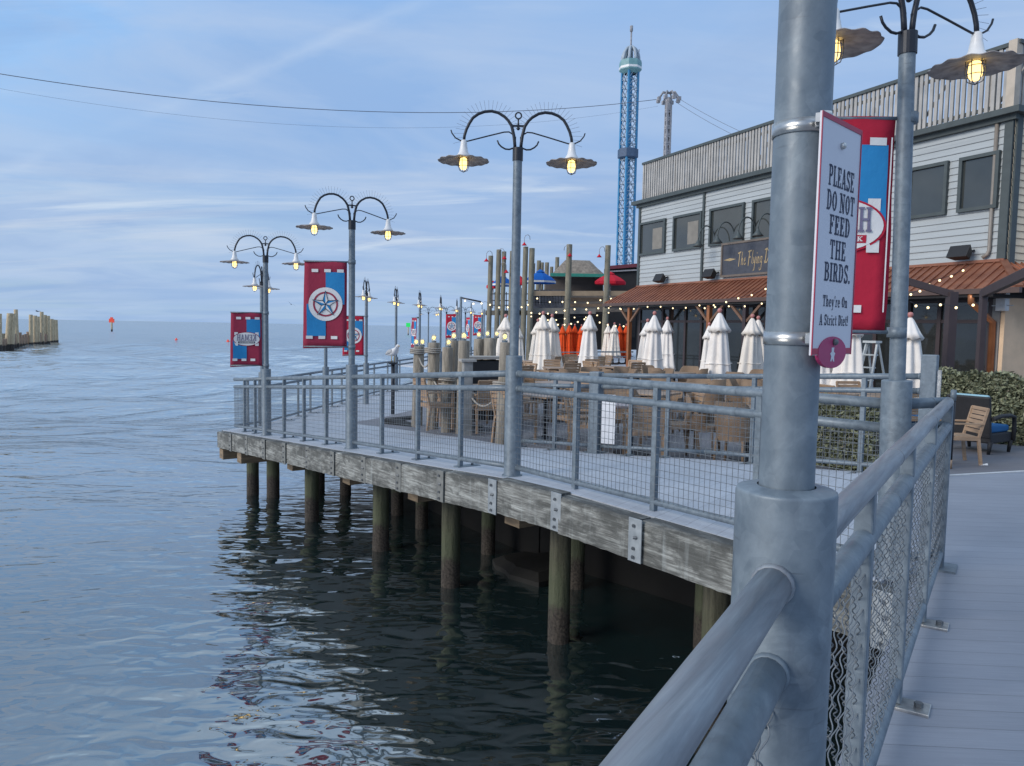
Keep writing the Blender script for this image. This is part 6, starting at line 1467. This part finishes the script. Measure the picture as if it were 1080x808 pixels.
# haze gradient over the Nishita sky, its unseen upper part brightened to light scene and water (values are ten times the radiance, the background strength is 0.1)
grad = ramp(nt, sp.outputs['Z'], [(0.0, (4.1, 5.4, 7.0)), (.06, (3.6, 4.9, 7.0)), (.18, (2.7, 4.3, 7.3)), (.385, (2.9, 4.8, 8.2)), (.50, (8.0, 9.8, 12.0)), (.64, (10.5, 12.4, 14.6)), (1.0, (12.0, 14.2, 16.4))])
base = mixc(nt, .86, sky.outputs[0], grad)
lf0 = N(nt, 'ShaderNodeMapRange'); lf0.inputs['From Min'].default_value = -.32; lf0.inputs['From Max'].default_value = -.68; L(nt, sp.outputs['X'], lf0.inputs['Value'])
lf1 = ramp(nt, sp.outputs['Z'], [(.10, (0,)*3), (.30, (1,)*3)])
base = mixc(nt, mixc(nt, 1.0, lf1, lf0.outputs[0], 'MULTIPLY'), base, (3.0, 6.6, 11.2))
def mth(op, a, b=None, clamp=False):
    m_ = N(nt, 'ShaderNodeMath', operation=op); m_.use_clamp = clamp
    for i, v_ in enumerate((a, b)):
        if v_ is None: continue
        if hasattr(v_, 'is_output'): L(nt, v_, m_.inputs[i])
        else: m_.inputs[i].default_value = v_
    return m_.outputs[0]
zz = mth('ADD', mth('MAXIMUM', sp.outputs['Z'], 0.0), .10)
cu, cv = mth('DIVIDE', sp.outputs['X'], zz), mth('DIVIDE', sp.outputs['Y'], zz)
cx = N(nt, 'ShaderNodeCombineXYZ'); L(nt, cu, cx.inputs[0]); L(nt, cv, cx.inputs[1])
def cmap(rot, sc, loc=(0, 0, 0)):
    mp = N(nt, 'ShaderNodeMapping'); mp.inputs['Rotation'].default_value = (0, 0, rot); mp.inputs['Scale'].default_value = sc; mp.inputs['Location'].default_value = loc
    L(nt, cx.outputs[0], mp.inputs['Vector']); return mp.outputs['Vector']
veil = noise(nt, cmap(.35, (.34, .62, 1)), 1.0, 6, .55, .8)
cir = noise(nt, cmap(-.22, (.42, 1.05, 1), (2.3, 1.1, 0)), 1.0, 7, .56, .8)
wisp = noise(nt, cmap(-.12, (.5, 1.35, 1), (5.2, .4, 0)), 1.0, 7, .58, .9)
fade = ramp(nt, sp.outputs['Z'], [(.0, (0, 0, 0)), (.03, (.2,)*3), (.10, (1, 1, 1)), (1, (1, 1, 1))])
c = mixc(nt, ramp(nt, veil, [(.38, (0, 0, 0)), (.66, (.8,)*3)]), base, (3.9, 4.9, 6.9))
dk = ramp(nt, noise(nt, cmap(.2, (.22, .6, 1), (7, 3, 0)), 1.0, 5, .5, .4), [(.42, (0,)*3), (.64, (.65,)*3)])
c = mixc(nt, dk, c, (2.9, 4.2, 6.8))
pale = ramp(nt, sp.outputs['Z'], [(0, (.25,)*3), (.05, (.8,)*3), (.16, (1,)*3), (.30, (0,)*3)])
plx = N(nt, 'ShaderNodeMapRange'); plx.inputs['From Min'].default_value = .05; plx.inputs['From Max'].default_value = -.45; L(nt, sp.outputs['X'], plx.inputs['Value'])
pl = mth('MULTIPLY', mth('MULTIPLY', pale, plx.outputs[0]), ramp(nt, noise(nt, cmap(-.2, (.35, .5, 1), (1.4, 6, 0)), 1.0, 5, .5, .5), [(.30, (.15,)*3), (.62, (1,)*3)]))
c = mixc(nt, mth('MULTIPLY', pl, .75), c, (5.0, 5.9, 7.4))
mott = noise(nt, cmap(.5, (.75, 1.15, 1), (3.1, 2.2, 0)), 1.0, 6, .56, .9)
c = mixc(nt, ramp(nt, mott, [(.40, (0,)*3), (.62, (.62,)*3)]), c, (4.5, 5.4, 7.3))
mot2 = noise(nt, cmap(.1, (.55, .9, 1), (9.1, 4.2, 0)), 1.0, 6, .58, .9)
c = mixc(nt, ramp(nt, mot2, [(.46, (0,)*3), (.64, (.5,)*3)]), c, (2.6, 3.8, 6.3))
# warm bright wisps, mostly to the left and low
lft = N(nt, 'ShaderNodeMapRange'); lft.inputs['From Min'].default_value = .15; lft.inputs['From Max'].default_value = -.55; L(nt, sp.outputs['X'], lft.inputs['Value'])
w1 = mth('MULTIPLY', ramp(nt, cir, [(.50, (0, 0, 0)), (.68, (1, 1, 1))]), mth('ADD', mth('MULTIPLY', lft.outputs[0], .7), .30))
w1 = mth('MULTIPLY', w1, fade)
c = mixc(nt, mth('MULTIPLY', w1, .62), c, (7.2, 7.05, 7.4))
w2 = mth('MULTIPLY', ramp(nt, wisp, [(.60, (0, 0, 0)), (.76, (1, 1, 1))]), fade)
c = mixc(nt, mth('MULTIPLY', w2, .75), c, (7.0, 7.3, 8.0))
cn = ray(85, 149).cross(ray(445, 2)).normalized()      # an old spread-out vapour trail: a great circle on the sky
dt = N(nt, 'ShaderNodeVectorMath', operation='DOT_PRODUCT'); L(nt, tc.outputs['Generated'], dt.inputs[0]); dt.inputs[1].default_value = cn
nv2 = noise(nt, tc.outputs['Generated'], 9, 6, .6, .3)
dd = mth('ABSOLUTE', mth('ADD', dt.outputs['Value'], mth('MULTIPLY', mth('SUBTRACT', nv2, .5), .030)))
tr_ = ramp(nt, dd, [(0, (1, 1, 1)), (.011, (0, 0, 0))])
tr_ = mth('MULTIPLY', mth('MULTIPLY', tr_, ramp(nt, noise(nt, tc.outputs['Generated'], 4, 4), [(.40, (0,)*3), (.62, (1,)*3)])), lft.outputs[0])
c = mixc(nt, mth('MULTIPLY', tr_, .40), c, (6.6, 7.1, 8.2))
c = mixc(nt, 1.0, c, (.94, 1.015, 1.04), 'MULTIPLY')
L(nt, c, bg.inputs['Color']); bg.inputs['Strength'].default_value = .108
sd = bpy.data.lights.new('sun', 'SUN'); sd.energy = 2.5; sd.angle = radians(30); sd.color = (1, .93, .84)
so = bpy.data.objects.new('sun', sd); COL.objects.link(so)
az = radians(-120)   # measured like the sky's rotation: from +y clockwise seen from above
dirv = Vector((sin(az)*cos(SUN_EL), cos(az)*cos(SUN_EL), sin(SUN_EL)))
so.rotation_euler = dirv.to_track_quat('Z', 'Y').to_euler()
S.view_settings.view_transform = 'Standard'; S.view_settings.look = 'None'; S.view_settings.exposure = 0; S.view_settings.gamma = 1
S.render.engine = 'CYCLES'; S.cycles.use_denoising = True; S.cycles.max_bounces = 8; S.cycles.sample_clamp_indirect = 6
